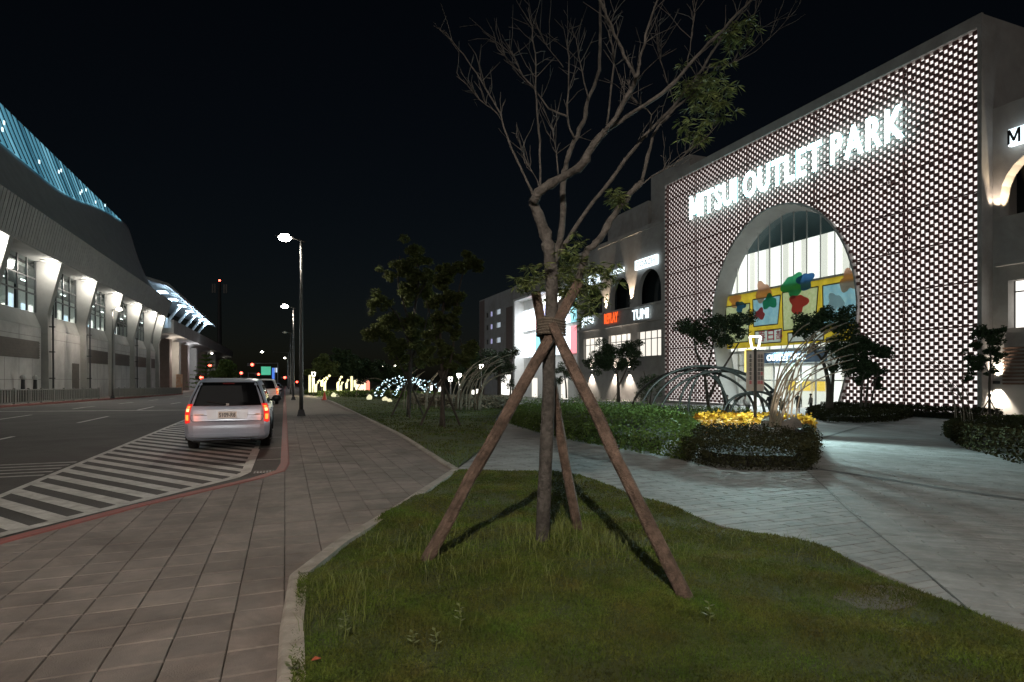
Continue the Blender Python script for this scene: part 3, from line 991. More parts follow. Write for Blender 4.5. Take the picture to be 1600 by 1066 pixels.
# the printed banner inside the arch: yellow ground, plain coloured panels, red characters
bn = thing('arch_banner', 'wide yellow printed banner with blue and green panels hung inside the arch', 'banner', (XG-.2, AC, 4.9))
M_by = mat('banner_yellow', (.72,.52,.05), .7, var=.12, scale=1.5)
M_bb = mat('banner_blue', (.22,.46,.60), .7, col2=(.34,.56,.64), scale=1.8)
M_bg = mat('banner_green', (.42,.50,.24), .7, col2=(.6,.62,.4), scale=2.4)
M_bl = mat('banner_line', (.10,.09,.06), .8)
M_br = mat('banner_red', (.62,.06,.10), .7, var=.1)
M_bp = mat('banner_pale', (.66,.66,.62), .7, col2=(.5,.58,.6), scale=2)
for m_ in (M_by, M_bb, M_bg, M_bp): cloth(m_, .6)
banner_holes = []
XB = XG-.205
def bpanel(y0, y1, z0, z1, sk, m):
    # y0 is the left side in the picture (larger Y)
    def quad(g_, x, mm, nm):
        MB().ext([[(-(y0+g_), z0-g_), (-(y1-g_), z0-g_+sk*.0), (-(y1-g_)+sk, z1+g_), (-(y0+g_)-sk*.4, z1+g_)]], (x, 0, 0), UY, UZ, NX, 0).build(nm, mm, bn)
    
    e0 = [(-y0, z0), (-y1, z0), (-y1+sk, z1), (-y0-sk*.4, z1)]
    for i_ in range(4):
        a_, b_ = e0[i_], e0[(i_+1) % 4]
        MB().tube([(XB-.03, -a_[0], a_[1]), (XB-.03, -b_[0], b_[1])], .06, 4).build('panel_outline', M_bl, bn)
    quad(0, XB, m, 'panel'); banner_holes.append(e0)
bpanel(AC+8.3, AC+5.0, 5.4, 9.4, .25, M_bg)
bpanel(AC+4.2, AC+1.0, 6.9, 9.7, .35, M_bb)
bpanel(AC+4.0, AC+.6, 5.1, 6.4, .1, M_bp)
bpanel(AC+.3, AC-3.4, 6.2, 9.9, .35, M_bg)
bpanel(AC-4.3, AC-8.6, 6.2, 9.9, .2, M_bb)
bpanel(AC-.3, AC-4.3, 5.0, 5.9, .1, M_bp)
MB().ext([[(-YB, 4.75), (-YA, 4.75), (-YA, 10.5), (-YB, 10.5)]]+banner_holes, (XB, 0, 0), UY, UZ, NX, 0).build('banner_cloth', M_by, bn)
M_disc = {n_: cloth(mat('banner_disc_'+n_, c_, .7), .6) for n_, c_ in (('red', (.6,.07,.07)), ('green', (.05,.36,.17)), ('navy', (.05,.17,.42)), ('peach', (.72,.42,.3)), ('white', (.7,.7,.68)))}
for k, (dy, z, a_, b_, n_) in enumerate(((6.9, 9.9, .8, .7, 'peach'), (6.1, 9.2, .7, .6, 'navy'), (2.9, 10.3, 1.0, 1.0, 'peach'), (2.0, 9.2, .9, .7, 'green'), (3.3, 8.1, .7, .55, 'red'), (-.9, 10.4, 1.2, 1.1, 'green'), (-2.4, 10.6, .9, .8, 'navy'), (-1.6, 8.6, 1.0, .9, 'red'), (-5.6, 8.2, .8, .8, 'white'), (-7.0, 9.9, .9, .9, 'peach'))):
    MB().ext([[(-(AC+dy)+a_*(1+.2*math.sin(3*t+k)+.12*math.sin(5*t+2*k))*math.cos(t), z+b_*(1+.2*math.sin(3*t+k)+.12*math.sin(5*t+2*k))*math.sin(t)) for t in np.linspace(0, 2*math.pi, 41)[:-1]]], (XB-.05-.012*k, 0, 0), UY, UZ, NX, 0).build('printed_patch', M_disc[n_], bn)
for k, (yy, ch) in enumerate(((AC+3.1, '春'), (AC+1.9, '日'), (AC+.8, '部'))):
    place_text('character', ch, (XB-.035, yy, 5.85), UY, UZ, NX, 1.15-.12*k, M_br, bn, 1.0-.1*k, .006, .01)

# ------------------------------------------------------------------ mall wings
XW = 45.0
WL0, WL1 = Y2+.31, PX(905, 500, XW).y
ZW = PX(1000, 357, XW).z
def wall_rect(px0, py0, px1, py1, X=XW):
    """picture box (left, top, right, bottom) -> y_right, y_left, z_bottom, z_top on the wall plane"""
    a = PX(px0, (py0+py1)/2, X); b = PX(px1, (py0+py1)/2, X)
    c = PX((px0+px1)/2, py0, X); d = PX((px0+px1)/2, py1, X)
    return b.y, a.y, d.z, c.z
def arch_hole(y0, y1, z0, z1, n=12):
    h = (y1-y0)/2; c = (y0+y1)/2; zs = z0+(z1-z0)*.35
    return [(y0, z0)] + [(c-h*math.cos(t), zs+(z1-zs)*math.sin(t)) for t in np.linspace(0, math.pi, n)] + [(y1, z0)]
wing = thing('mall_wing', 'grey mall wing with arched openings left of the entrance block', 'building', (XW, (WL0+WL1)/2, -2))
A1 = wall_rect(997, 420, 1033, 474); A2 = wall_rect(955, 438, 984, 484); A3 = wall_rect(913, 452, 941, 497)
W1 = wall_rect(996, 517, 1033, 556); W2 = wall_rect(951, 528, 985, 562); W3 = wall_rect(912, 540, 941, 568)
za0 = min(a[2] for a in (A1, A2, A3)); za1 = max(a[3] for a in (A1, A2, A3))
zw0, zw1 = W1[2], W1[3]
holes = [arch_hole(a[0], a[1], A1[2], A1[3]) for a in (A1, A2, A3)] + [[(b[0], zw0), (b[1], zw0), (b[1], zw1), (b[0], zw1)] for b in (W1, W2, W3)]
q = MB(); q.ext([[(WL0, -3), (WL1, -3), (WL1, ZW), (WL0, ZW)]] + holes, (XW, 0, 0), (0,1,0), UZ, (1,0,0), .6)
q.build('wall', M_wall, wing)
MB().box(XW+.6, XW+14, WL0, WL1, ZW-1.5, ZW-.3).build('roof', M_wall, wing)
for a in (A1, A2, A3):
    MB().box(XW+1.6, XW+1.65, a[0]-1.2, a[1]+1.2, A1[2]-.5, A1[3]+.5).build('dark_recess', M_glassd, wing)
for b in (W1, W2, W3):
    wdw = MB().box(XW+.42, XW+.45, b[0], b[1], zw0, zw1).build('window', E_panel2, wing)
    for i in range(5):
        y = b[0]+(b[1]-b[0])*i/4
        MB().box(XW+.34, XW+.42, y-.05, y+.05, zw0, zw1).build('mullion', M_frame, wdw)
    MB().box(XW+.35, XW+.415, b[0], b[1], zw0+(zw1-zw0)*.68, zw0+(zw1-zw0)*.68+.1).build('mullion', M_frame, wdw)
zl = PX(1033, 500, XW).z
MB().box(XW-.45, XW, WL0, WL1, zl, zl+.3).build('ledge', M_wall, wing)
zs = A1[2]
MB().box(XW-.25, XW, WL0, WL1, zs-.22, zs).build('ledge', M_wall, wing)
MB().box(XW-.12, XW, WL0, WL1, ZW-.5, ZW+.05).build('coping', M_wall, wing)
# penthouse blocks on the roof
pa = PX(1030, 258, 50); pbx = PX(965, 315, 52)
MB().box(48, 58, Y2+.5, Y2+9, ZW-.3, PX(1040, 262, 48).z).build('roof_block', M_wall, wing)
MB().box(47.5, 58, Y2+9, Y2+20, ZW-.3, PX(975, 332, 47.5).z).build('roof_block', M_wall, wing)
for px, py, pw in ((987, 472, 2200), (947, 488, 2200), (1035, 470, 0)):
    if not pw: continue
    p = PX(px, py, XW)
    light('wall_uplight', 'SPOT', (XW-.35, p.y, p.z), pw, (1,.78,.55), wing, .08, 50, (XW+.5, p.y, p.z+6))
    MB().box(XW-.45, XW-.25, p.y-.1, p.y+.1, p.z-.25, p.z-.09).build('uplight_fitting', M_dark, wing)
for px in (984, 962, 925):
    p = PX(px, 605, XW)
    light('wall_light', 'SPOT', (XW-.4, p.y, 2.4), 1100, (1,.86,.72), wing, .08, 90, (XW+.3, p.y, -1.5))
    light('wall_light', 'SPOT', (XW-.4, p.y, 2.6), 800, (1,.86,.72), wing, .08, 60, (XW+.4, p.y, 5.5))
    MB().box(XW-.3, XW-.02, p.y-.12, p.y+.12, 2.42, 2.58).build('wall_light_fitting', M_dark, wing)
def small_sign(label, txt, box, m, panel=None, bold=.03, tm=None):
    y0, y1, z0, z1 = wall_rect(*box)
    t = thing('lit_wall_sign', label, 'sign', (XW-.3, (y0+y1)/2, z0))
    if panel:
        MB().box(XW-.42, XW-.14, y0, y1, z0, z1).build('sign_box', panel, t)
        place_text('lettering', txt, (XW-.43, (y0+y1)/2, (z0+z1)/2), UY, UZ, NX, (z1-z0)*.62, m, t, (y1-y0)*.84, .012, bold)
    else:
        place_text('lettering', txt, (XW-.3, (y0+y1)/2, (z0+z1)/2), UY, UZ, NX, z1-z0, m, t, y1-y0, .05, bold)
        MB().box(XW-.24, XW-.02, y0+.2, y1-.2, (z0+z1)/2-.05, (z0+z1)/2+.05).build('bracket', M_dark, t)
M_lt = mat('sign_letter_grey', (.25,.24,.25), .6)
small_sign('white glowing box sign with grey letters above the rightmost arch', 'COACH', (996, 403, 1030, 418), M_lt, E_white, .0)
small_sign('white glowing letters on the ledge under the rightmost arch', 'TUMI', (991, 483, 1016, 499), E_white)
small_sign('orange red glowing letters on the wing wall', 'REPLAY', (947, 489, 968, 505), E_red, None, .01)
small_sign('white glowing two line letters at the wing corner left of the red letters', 'JILLSO', (911, 495, 930, 511), E_white)
small_sign('small white glowing letters above the middle arch, partly behind leaves', 'McQUEEN', (955, 421, 978, 430), E_white, None, .02)
small_sign('white glowing letters above the leftmost arch, partly behind leaves', 'N FLER', (914, 431, 941, 445), E_white)

# lit billboard bay and the concrete tower further along
BL0, BL1 = WL1, PX(803, 500, XW).y
bay = thing('mall_poster_bay', 'bright white recessed mall bay with rows of lit posters behind the tree', 'building', (XW, (BL0+BL1)/2, -2))
zb_t = PX(830, 462, XW).z; zb_b = -3
q = MB()
q.box(XW+1.9, XW+2.1, BL0, BL1, zb_b, zb_t)
q.build('back_wall', M_white, bay)
q = MB(); q.box(XW-.2, XW+2.1, BL1-.9, BL1, zb_b, zb_t+.3); q.box(XW-.2, XW+2.1, BL0+.02, BL0+.5, zb_b, zb_t+.3); q.box(XW-.2, XW+2.1, BL0+.5, BL1-.9, zb_t-.1, zb_t+.3)
q.build('bay_frame', M_white, bay)
q = MB(); q.box(XW, XW+10, BL0+.02, BL1, zb_t+.31, ZW-1.0); q.build('upper_wall', M_wall, bay)
cols = [E_poster, E_poster, E_posterc, E_poster, E_posterv, E_posterr]
for row, (pa_, pb_) in enumerate(((478, 512), (518, 556))):
    for i in range(8):
        px0 = 816+i*10.8
        y0, y1, z0, z1 = wall_rect(px0, pa_, px0+9.4, pb_, XW+1.8)
        MB().box(XW+1.75, XW+1.88, y0, y1, PX(850, pb_, XW+1.8).z, PX(850, pa_, XW+1.8).z).build('lit_poster', cols[(i*5+row*3+ (i//2)) % 6] if i not in (0, 1) else E_poster, bay)
light('bay_light', 'AREA', (XW-.5, (BL0+BL1)/2, zb_t-.3), 2600, (.95,.98,1), bay, 5, aim=(XW+2, (BL0+BL1)/2, 4))
for i in range(4):
    y = BL0+1.2+i*(BL1-BL0-2.4)/4
    MB().box(XW+1.82, XW+1.885, y, y+2.6, -2.2, 1.6).build('shop_window', E_panel2, bay)
TW0, TW1 = BL1+.02, PX(749, 500, XW).y
tower = thing('mall_tower', 'grey concrete block with small square windows at the far end of the mall', 'building', (XW, (TW0+TW1)/2, -2))
zt_ = PX(780, 458, XW).z
holes = []; wins = []
for r_, py in enumerate((490, 510, 533)):
    for c_, (pa_, pb_) in enumerate(((759, 763), (766, 769), (775, 782))):
        y0, y1, z0, z1 = wall_rect(pa_, py-4, pb_, py+4)
        z0, z1 = PX(770, py+4, XW).z, PX(770, py-4, XW).z
        holes.append([(y0, z0), (y1, z0), (y1, z1), (y0, z1)]); wins.append((y0, y1, z0, z1))
MB().ext([[(TW0, -3), (TW1, -3), (TW1, zt_), (TW0, zt_)]]+holes, (XW, 0, 0), (0,1,0), UZ, (1,0,0), .5).build('wall', M_wall, tower)
for k, (y0, y1, z0, z1) in enumerate(wins):
    MB().box(XW+.35, XW+.4, y0-.1, y1+.1, z0-.1, z1+.1).build('window', [M_glassd, E_posterv, emat('dim_window', (.7,.8,.9), .25)][(k*7) % 3], tower)
y0, y1, _, _ = wall_rect(749.5, 500, 757, 520)
MB().box(XW-.04, XW, y0, y1, -3, zt_-.3).build('brown_strip', M_wallb, tower)
y0, y1, _, _ = wall_rect(791, 500, 801, 520)
MB().box(XW-.05, XW, y0, y1, -3, PX(795, 480, XW).z).build('brown_strip', M_wallb, tower)
MB().box(XW+.5, XW+12, TW0, TW1, -3, zt_-.4).build('rear_mass', M_wall, tower)
y0, y1, _, _ = wall_rect(784, 590, 800, 620)
MB().box(XW-.1, XW-.05, y0, y1, -2, 2.4).build('shop_window', E_panel, tower)

# right wing
RW = 45.0
R1 = Y1-.29
rw = thing('mall_wing', 'grey mall wing at the right edge with an uplit arch and a lit window', 'building', (RW, R1-7, -2))
zr = PX(1560, 167, RW).z
ah = wall_rect(1563, 262, 1700, 338); wh = wall_rect(1575, 437, 1660, 510)
holes = [arch_hole(ah[0], ah[1], PX(1580, 336, RW).z, PX(1640, 225, RW).z), [(wh[0], PX(1590, 512, RW).z), (wh[1], PX(1590, 512, RW).z), (wh[1], PX(1590, 437, RW).z), (wh[0], PX(1590, 437, RW).z)]]
MB().ext([[(R1-18, -3), (R1, -3), (R1, zr), (R1-18, zr)]]+holes, (RW, 0, 0), (0,1,0), UZ, (1,0,0), .9).build('wall', M_wall, rw)
MB().box(RW+2.6, RW+2.7, R1-18, R1, 3, zr).build('dark_recess', M_glassd, rw)
MB().box(RW+.9, RW+2.6, R1-18, R1, zr-.5, zr-.1).build('roof', M_wall, rw)
zw0, zw1 = PX(1590, 512, RW).z, PX(1590, 437, RW).z
wdw = MB().box(RW+.75, RW+.8, wh[0], wh[1], zw0, zw1).build('window', E_panel, rw)
MB().box(RW+.68, RW+.75, wh[0], wh[1], zw1-.75, zw1-.66).build('mullion', M_frame, wdw)
for i in range(4):
    y = wh[1]-i*1.4
    MB().box(RW+.68, RW+.745, y-.05, y+.05, zw0, zw1).build('mullion', M_frame, wdw)
zl = PX(1580, 412, RW).z
MB().box(RW-.5, RW, R1-18, PX(1560, 412, RW).y, zl-.12, zl+.12).build('ledge', M_wall, rw)
p = PX(1566, 338, RW)
light('arch_uplight', 'SPOT', (RW+.35, p.y-.35, p.z+.1), 700, (1,.78,.5), rw, .06, 70, (RW+.2, p.y-.3, p.z+5))
p = PX(1545, 340, RW)
light('arch_uplight', 'SPOT', (RW-.4, PX(1566, 338, RW).y+.2, p.z+.2), 260, (1,.8,.62), rw, .06, 60, (RW+.3, PX(1556, 338, RW).y, p.z+4))
p = PX(1560, 608, RW)
light('wall_light', 'SPOT', (RW-.35, p.y, p.z+.3), 900, (1,.88,.72), rw, .08, 75, (RW+.2, p.y, p.z-3))
light('wall_light', 'SPOT', (RW-.35, p.y, p.z+.6), 420, (1,.88,.72), rw, .08, 70, (RW+.2, p.y, p.z+3))
MB().box(RW-.4, RW-.02, p.y-.12, p.y+.12, p.z+.35, p.z+.55).build('wall_light_fitting', M_dark, rw)
for i in range(11):
    z = PX(1580, 601, RW).z+i*.235
    MB().box(RW-.12, RW-.03, R1-9, PX(1568, 580, RW).y, z, z+.13).build('wood_slat', M_wood, rw)
sgn = thing('lit_wall_sign', 'white glowing box sign with a black letter at the right edge', 'sign', (RW-.3, PX(1598, 216, RW).y, PX(1598, 232, RW).z))
y1_ = PX(1582, 216, RW).y
MB().box(RW-.45, RW-.1, y1_-5, y1_, PX(1590, 228, RW).z, PX(1590, 202, RW).z).build('sign_box', E_white, sgn)
place_text('lettering', 'M', (RW-.46, PX(1591, 215, RW).y, PX(1591, 214, RW).z), UY, UZ, NX, .95, M_black, sgn, .75, .01, .01)

# ------------------------------------------------------------------ the station on the left
XS = -18.0
st = thing('station_hall', 'grey railway station hall with bent columns and a blue glazed roof band', 'building', (XS, 70, -.5))
SY0, SY1 = 28.0, 102.0
colY = [28.6, 38.2, 47.8, 57.4, 67.0, 76.6, 86.2, 95.6, 101.6]
zc = lambda y: g(0, y)
# lower wall
q = MB(); q.box(XS-1.0, XS, SY0, SY1, -2, 5.5); q.build('lower_wall', M_wallst, st)
for k in range(31):
    y = SY0+.9+k*2.4
    MB().box(XS+.001, XS+.006, y-.012, y+.012, -1.5, 3.02 if k % 2 else 5.48).build('wall_joint', M_louvre, st)
for z in (1.45, 4.75):
    MB().box(XS+.001, XS+.005, SY0, SY1, z-.012, z+.012).build('wall_joint', M_louvre, st)
# slanted sill above it
q = MB(); q.add([(XS+.02, SY0, 5.5), (XS+.02, SY1, 5.5), (XS-.42, SY1, 6.7), (XS-.42, SY0, 6.7), (XS-1.6, SY0, 6.7), (XS-1.6, SY1, 6.7), (XS-1.6, SY1, 5.5), (XS-1.6, SY0, 5.5)],
                [(0,3,2,1), (3,4,5,2), (4,7,6,5), (0,1,6,7), (0,7,4,3), (1,2,5,6)]); q.build('sill', M_concst, st)
for i in range(len(colY)-1):
    y0, y1 = colY[i]+.5, colY[i+1]-.5
    if y1 > 48:
        if i != 3:
            lv = MB().box(XS+.0, XS+.06, y0+.6, y1-.4, 3.05, 4.4).build('louvre', M_louvre, st)
            for k in range(7):
                MB().box(XS+.06, XS+.10, y0+.6, y1-.4, 3.1+k*.185, 3.2+k*.185).build('slat', M_louvre, lv)
    # glazing of the bay: back wall, tube lights, panes, mullions
    if y1 < 45: continue
    pane = MB().box(XS-.35, XS-.33, y0, y1, 6.7, 10.74).build('glazing', M_glass, st)
    n_ = 5
    for k in range(n_+1):
        y = y0+(y1-y0)*k/n_
        MB().box(XS-.36, XS-.26, y-.06, y+.06, 6.7, 10.74).build('mullion', M_frame, pane)
    for z in (8.1, 9.3):
        MB().box(XS-.355, XS-.265, y0, y1, z-.05, z+.05).build('mullion', M_frame, pane)
    q = MB(); q.box(XS-5.2, XS-5, y0, y1, 6.0, 10.6); q.build('hall_wall', M_white, st)
    for k in range(5):
        if random.random() < .75:
            y = y0+.5+k*(y1-y0)/5
            MB().box(XS-4.98, XS-4.9, y, y+random.uniform(.7, 1.3), 6.4, random.uniform(8.2, 9.2)).build('lit_panel', random.choice([E_panel, E_panel2, emat('cool_panel', (.7,.85,1), .7)]), st)
    for k in range(3):
        y = y0+1.2+k*2.6
        MB().box(XS-3.6+k*.7, XS-3.5+k*.7, y, y+1.2, 9.9, 9.96).build('tube_light', E_strip, st)
    light('hall_light', 'AREA', (XS-2.6, (y0+y1)/2, 10.3), 190, (.92,1,.95), st, 4, aim=(XS-2.6, (y0+y1)/2, 0))
MB().box(XS-5.2, XS-1.0, SY0, SY1, 10.25, 10.5).build('hall_ceiling', M_concst, st)
MB().box(XS-1.0, XS+1.4, SY0, SY1, 10.75, 10.95).build('soffit', M_concst, st)
# louvre recess strip, door
MB().box(XS+.0, XS+.05, 64.4, 66.2, -.3, 2.9).build('door', M_louvre, st)
# bent columns
for i, y in enumerate(colY):
    prof = [(XS+.02, -1.5), (XS+.55, -1.5), (XS+.42, 6.6), (XS+1.35, 10.78), (XS-.45, 10.78), (XS-.45, 6.9)]
    hw = .34
    vs = [(x, y-hw, z) for x, z in prof] + [(x, y+hw, z) for x, z in prof]
    fs = [tuple(range(5, -1, -1)), tuple(range(6, 12))] + [(k, (k+1) % 6, (k+1) % 6+6, k+6) for k in range(6)]
    MB().add(vs, fs).build('column', M_concst, st)
    if i in (3, 4, 6): 
        dp = MB(); dp.tube([(XS+.75, y-.15, -.5), (XS+.72, y-.15, 6.6)], .07, 8); dp = dp.build('downpipe', M_dark, st)
        for z in (1.5, 3.6, 5.6): MB().box(XS+.5, XS+.86, y-.25, y-.05, z, z+.08).build('pipe_clamp', M_dark, dp)
    if i >= 2:
        fl_ = MB().box(XS+.75, XS+1.25, y-1.5, y-1.1, 10.40, 10.60).build('floodlight', E_flood, st)
        light('flood', 'POINT', (XS+1.0, y-1.3, 10.2), 115 if i > 2 else 300, (1,.95,.85), st, .25)
        MB().box(XS+.3, XS+1.0, y-1.55, y-1.05, 10.67, 10.74).build('flood_bracket', M_alu, st)
# fascia with upright ribs
q = MB(); q.add([(XS+1.4, SY0, 10.85), (XS+1.4, SY1, 10.85), (XS+1.9, SY1+1.2, 13.3), (XS+1.9, SY0, 13.3), (XS+.9, SY0, 13.3), (XS+.9, SY1+1.2, 13.3)], [(0,1,2,3), (3,2,5,4), (1,5,2)])
fas = q.build('fascia', M_fascia, st)
ribs = MB()
for k in range(150):
    y = SY0+.3+k*(SY1-SY0)/150
    ribs.add([(XS+1.4, y, 10.9), (XS+1.43, y, 10.9), (XS+1.93, y, 13.28), (XS+1.9, y, 13.28), (XS+1.4, y+.1, 10.9), (XS+1.43, y+.1, 10.9), (XS+1.93, y+.1, 13.28), (XS+1.9, y+.1, 13.28)],
             [(0,1,2,3), (5,4,7,6), (1,5,6,2), (0,3,7,4)])
o = ribs.build('fascia_rib_mass', M_fascia, fas); o['kind'] = 'stuff'
# curved roof: profile swept along Y, sinking at the far end
def roof_pt(t, y):
    """t 0..1 from the fascia edge up to the crest"""
    e = sstep((y-96)/10.0)
    cx, cz = -22.0, 24.4-6.5*e
    yo = y; y = y + 7.5*t*sstep((yo-80)/20.0)
    x = XS+1.7 + (cx-XS-1.7)*t**.72
    z = 13.3 + (cz-13.3)*t**1.2
    return Vector((x, y, z))
rys2 = list(np.arange(SY0, 92, 4)) + list(np.arange(92, 104.1, 1.0))
q = MB(); NT = 14
for y in rys2:
    for t in range(NT+1): q.v.append(tuple(roof_pt(t/NT, y)))
    q.v.append((-34, y, roof_pt(1, y).z-1))
for j in range(len(rys2)-1):
    for t in range(NT+1): q.f.append((j*(NT+2)+t, j*(NT+2)+t+1, (j+1)*(NT+2)+t+1, (j+1)*(NT+2)+t))
b_ = (len(rys2)-1)*(NT+2)
q.f.append(tuple(b_+t for t in range(NT+2)))
q.build('roof', M_roofst, st, smooth=True)
# lens shaped band of lit roof glazing made of single panes
def lens(y):
    lo = .60 + .40*sstep((y-64)/36.0)
    return min(lo, .97), .97
yk = np.arange(SY0+14, 99, 1.25)
for k, y in enumerate(yk):
    lo, hi = lens(y)
    if hi-lo < .02: continue
    vs = []
    N = 6
    for yy in (y+.04, y+1.21):
        for t in range(N+1):
            p = roof_pt(lo+(hi-lo)*t/N, yy); vs.append((p.x+.10, p.y, p.z+.10))
    pane = MB().add(vs, [(t, t+1, N+2+t, N+1+t) for t in range(N)]).build('roof_pane', random.choice([E_sky, E_sky, E_skyb, E_skyd]), st)
    rb_ = MB()
    rb_.tube([roof_pt(lo+(hi-lo)*t/N, y)+Vector((.16, 0, .14)) for t in range(N+1)], .04, 5); rb_.build('glazing_bar', M_dark, pane)
    if random.random() < .42:
        t = lo+(hi-lo)*random.uniform(.15, .85); p = roof_pt(t, y+.6)+Vector((.16, 0, .12))
        MB().box(p.x-.02, p.x+.05, p.y-.1, p.y+.1, p.z-.1, p.z+.2).build('roof_lamp', E_spark, pane)

# railing along the far pavement
fence_a = thing('railing', 'long low metal railing along the far pavement, left of its gap', 'railing', (-15.3, 40, 0))
fence_b = thing('railing', 'long low metal railing along the far pavement, right of its gap', 'railing', (-14.6, 75, -.4))
M_rail = mat('railing_metal', (.24,.235,.22), .6, .2, var=.2)
def railing(t, ya, yb, xa, xb):
    n_ = max(2, int((yb-ya)/2.0))
    X = lambda y: xa+(xb-xa)*(y-ya)/(yb-ya)
    for z, h in ((.88, .06), (.10, .05)):
        MB().tube([(X(ya), ya, zc(ya)+z), (X((ya+yb)/2), (ya+yb)/2, zc((ya+yb)/2)+z), (X(yb), yb, zc(yb)+z)], h*.7, 6).build('rail', M_rail, t)
    for k in range(n_+1):
        y = ya+(yb-ya)*k/n_
        MB().box(X(y)-.06, X(y)+.06, y-.06, y+.06, zc(y)-.2, zc(y)+.98).build('post', M_rail, t)
    m_ = int((yb-ya)/.36)
    b0 = None
    for k in range(m_):
        y = ya+(k+.5)*(yb-ya)/m_
        if b0 is None:
            b0 = MB().box(X(y)-.035, X(y)+.035, y-.06, y+.06, zc(y)+.1, zc(y)+.86).build('baluster', M_rail, t)
            cc = Vector((X(y), y, zc(y)+.1))-wloc(t)
            for vv in b0.data.vertices: vv.co -= cc
            b0.location = cc
        else: inst(b0, 'baluster', (X(y), y, zc(y)+.1), t)
railing(fence_a, 40, 60.5, -15.3, -15.0)
railing(fence_b, 64.5, 100, -14.9, -14.4)
q = MB()
for a_, b_ in ((30, 45), (45, 70), (70, 100), (100, 150)):
    q.add([(-15.2, a_, g(0,a_)), (-15.2, b_, g(0,b_)), (-19, b_, g(0,b_)), (-19, a_, g(0,a_))], [(0,1,2,3)])
tag(q.build('far_pavement', M_walkfar, origin=(0,0,0)), kind='structure')
kf = thing('far_kerb', None, None, (0,0,0)); kf['kind'] = 'structure'
kerb_stones([(-15.05, 30), (-14.9, 60), (-14.2, 100)], 4, .15, 1, .012, -.2, 'kerb_stone', M_redkerb, kf)
# little wall lamps / hydrants at the station foot
for px, lb in ((36, 'small dark standpipe at the station wall, left of two'), (55, 'small dark standpipe at the station wall, right of two')):
    p = PX(px, 606, XS+.6)
    t = thing('standpipe', lb, 'standpipe', (p.x, p.y, zc(p.y)))
    MB().tube([(p.x, p.y, zc(p.y)), (p.x, p.y, zc(p.y)+1.7)], [.16, .12], 8).build('pipe', M_dark, t)
    MB().lump((p.x, p.y, zc(p.y)+1.75), (.2, .2, .2)).build('cap', M_alu, t)

# viaduct and platform canopy beyond the hall
vd = thing('railway_viaduct', 'grey elevated railway viaduct with thick piers beyond the station hall', 'viaduct', (-20, 140, -1))
q = MB(); q.box(-26, -16, 104, 215, 8.5, 9.3); q.box(-16.4, -16, 104, 215, 9.3, 10.6); q.build('deck', M_concst, vd)
q = MB(); q.add([(-24,104,8.5),(-17.4,104,8.5),(-19,104,7.2),(-22.6,104,7.2),(-24,215,8.5),(-17.4,215,8.5),(-19,215,7.2),(-22.6,215,7.2)], [(0,1,2,3),(7,6,5,4),(1,5,6,2),(2,6,7,3),(3,7,4,0)]); q.build('girder', M_concst, vd)
for i, y in enumerate((109, 118, 128, 140, 156, 176, 200)):
    q = MB(); q.box(-19.4, -17.2, y-1.1, y+1.1, -2, 7.9); q.box(-24.6, -22.6, y-1.1, y+1.1, -2, 7.9)
    q.build('pier', M_concst if i % 2 else M_wallb, vd)
light('viaduct_light', 'POINT', (-16.2, 113, 5.6), 500, (1,.85,.7), vd, .2)
light('viaduct_light', 'POINT', (-15.8, 132, 5.6), 500, (.95,.95,1), vd, .2)
cp = thing('platform_canopy', 'station platform canopy with blue white lamps and slanted struts', 'canopy', (-19, 130, 10))
q = MB(); q.add([(-16.6,103,15.6),(-16.6,172,14.9),(-27,172,17.8),(-27,103,18.6),(-16.6,103,16.1),(-16.6,172,15.4),(-27,172,18.3),(-27,103,19.1)], [(0,3,2,1),(4,5,6,7),(0,1,5,4),(1,2,6,5),(2,3,7,6),(3,0,4,7)])
q.build('canopy_roof', M_fascia, cp)
for i in range(7):
    y = 107+i*9.5
    MB().tube([(-21.5, y, 10.5), (-18.2, y, 15.4)], .28, 6).build('strut', M_alu, cp)
    lm = MB().box(-18.6, -17.4, y-1.2, y+1.2, 15.1, 15.25).build('lamp', E_blue, cp)
    light('platform_light', 'POINT', (-18, y, 14.6), 420, (.55,.78,1), lm, .3)
    MB().box(-21.2, -19.5, y+2, y+4.2, 10.3, 12.4).build('kiosk', M_alu, cp)
# telecom mast
p = PD(343, 592, 230)
ms = thing('telecom_mast', 'slim telecom mast with a red warning light', 'mast', (p.x, p.y, -1))
zt = PD(343, 440, 230).z
MB().tube([(p.x, p.y, -1), (p.x, p.y, zt)], [1.0, .5], 8).build('mast_pole', M_dark, ms)
for dx in (-2.4, -1.6, 1.6, 2.4): MB().box(p.x+dx-.25, p.x+dx+.25, p.y-.3, p.y+.3, zt-4.5, zt-1).build('antenna', M_steel, ms)
MB().box(p.x-2.5, p.x+2.5, p.y-.1, p.y+.1, zt-3, zt-2.8).build('antenna_bar', M_dark, ms)
MB().lump((p.x, p.y, zt+.4), (.4,.4,.4)).build('warning_light', E_sig, ms)

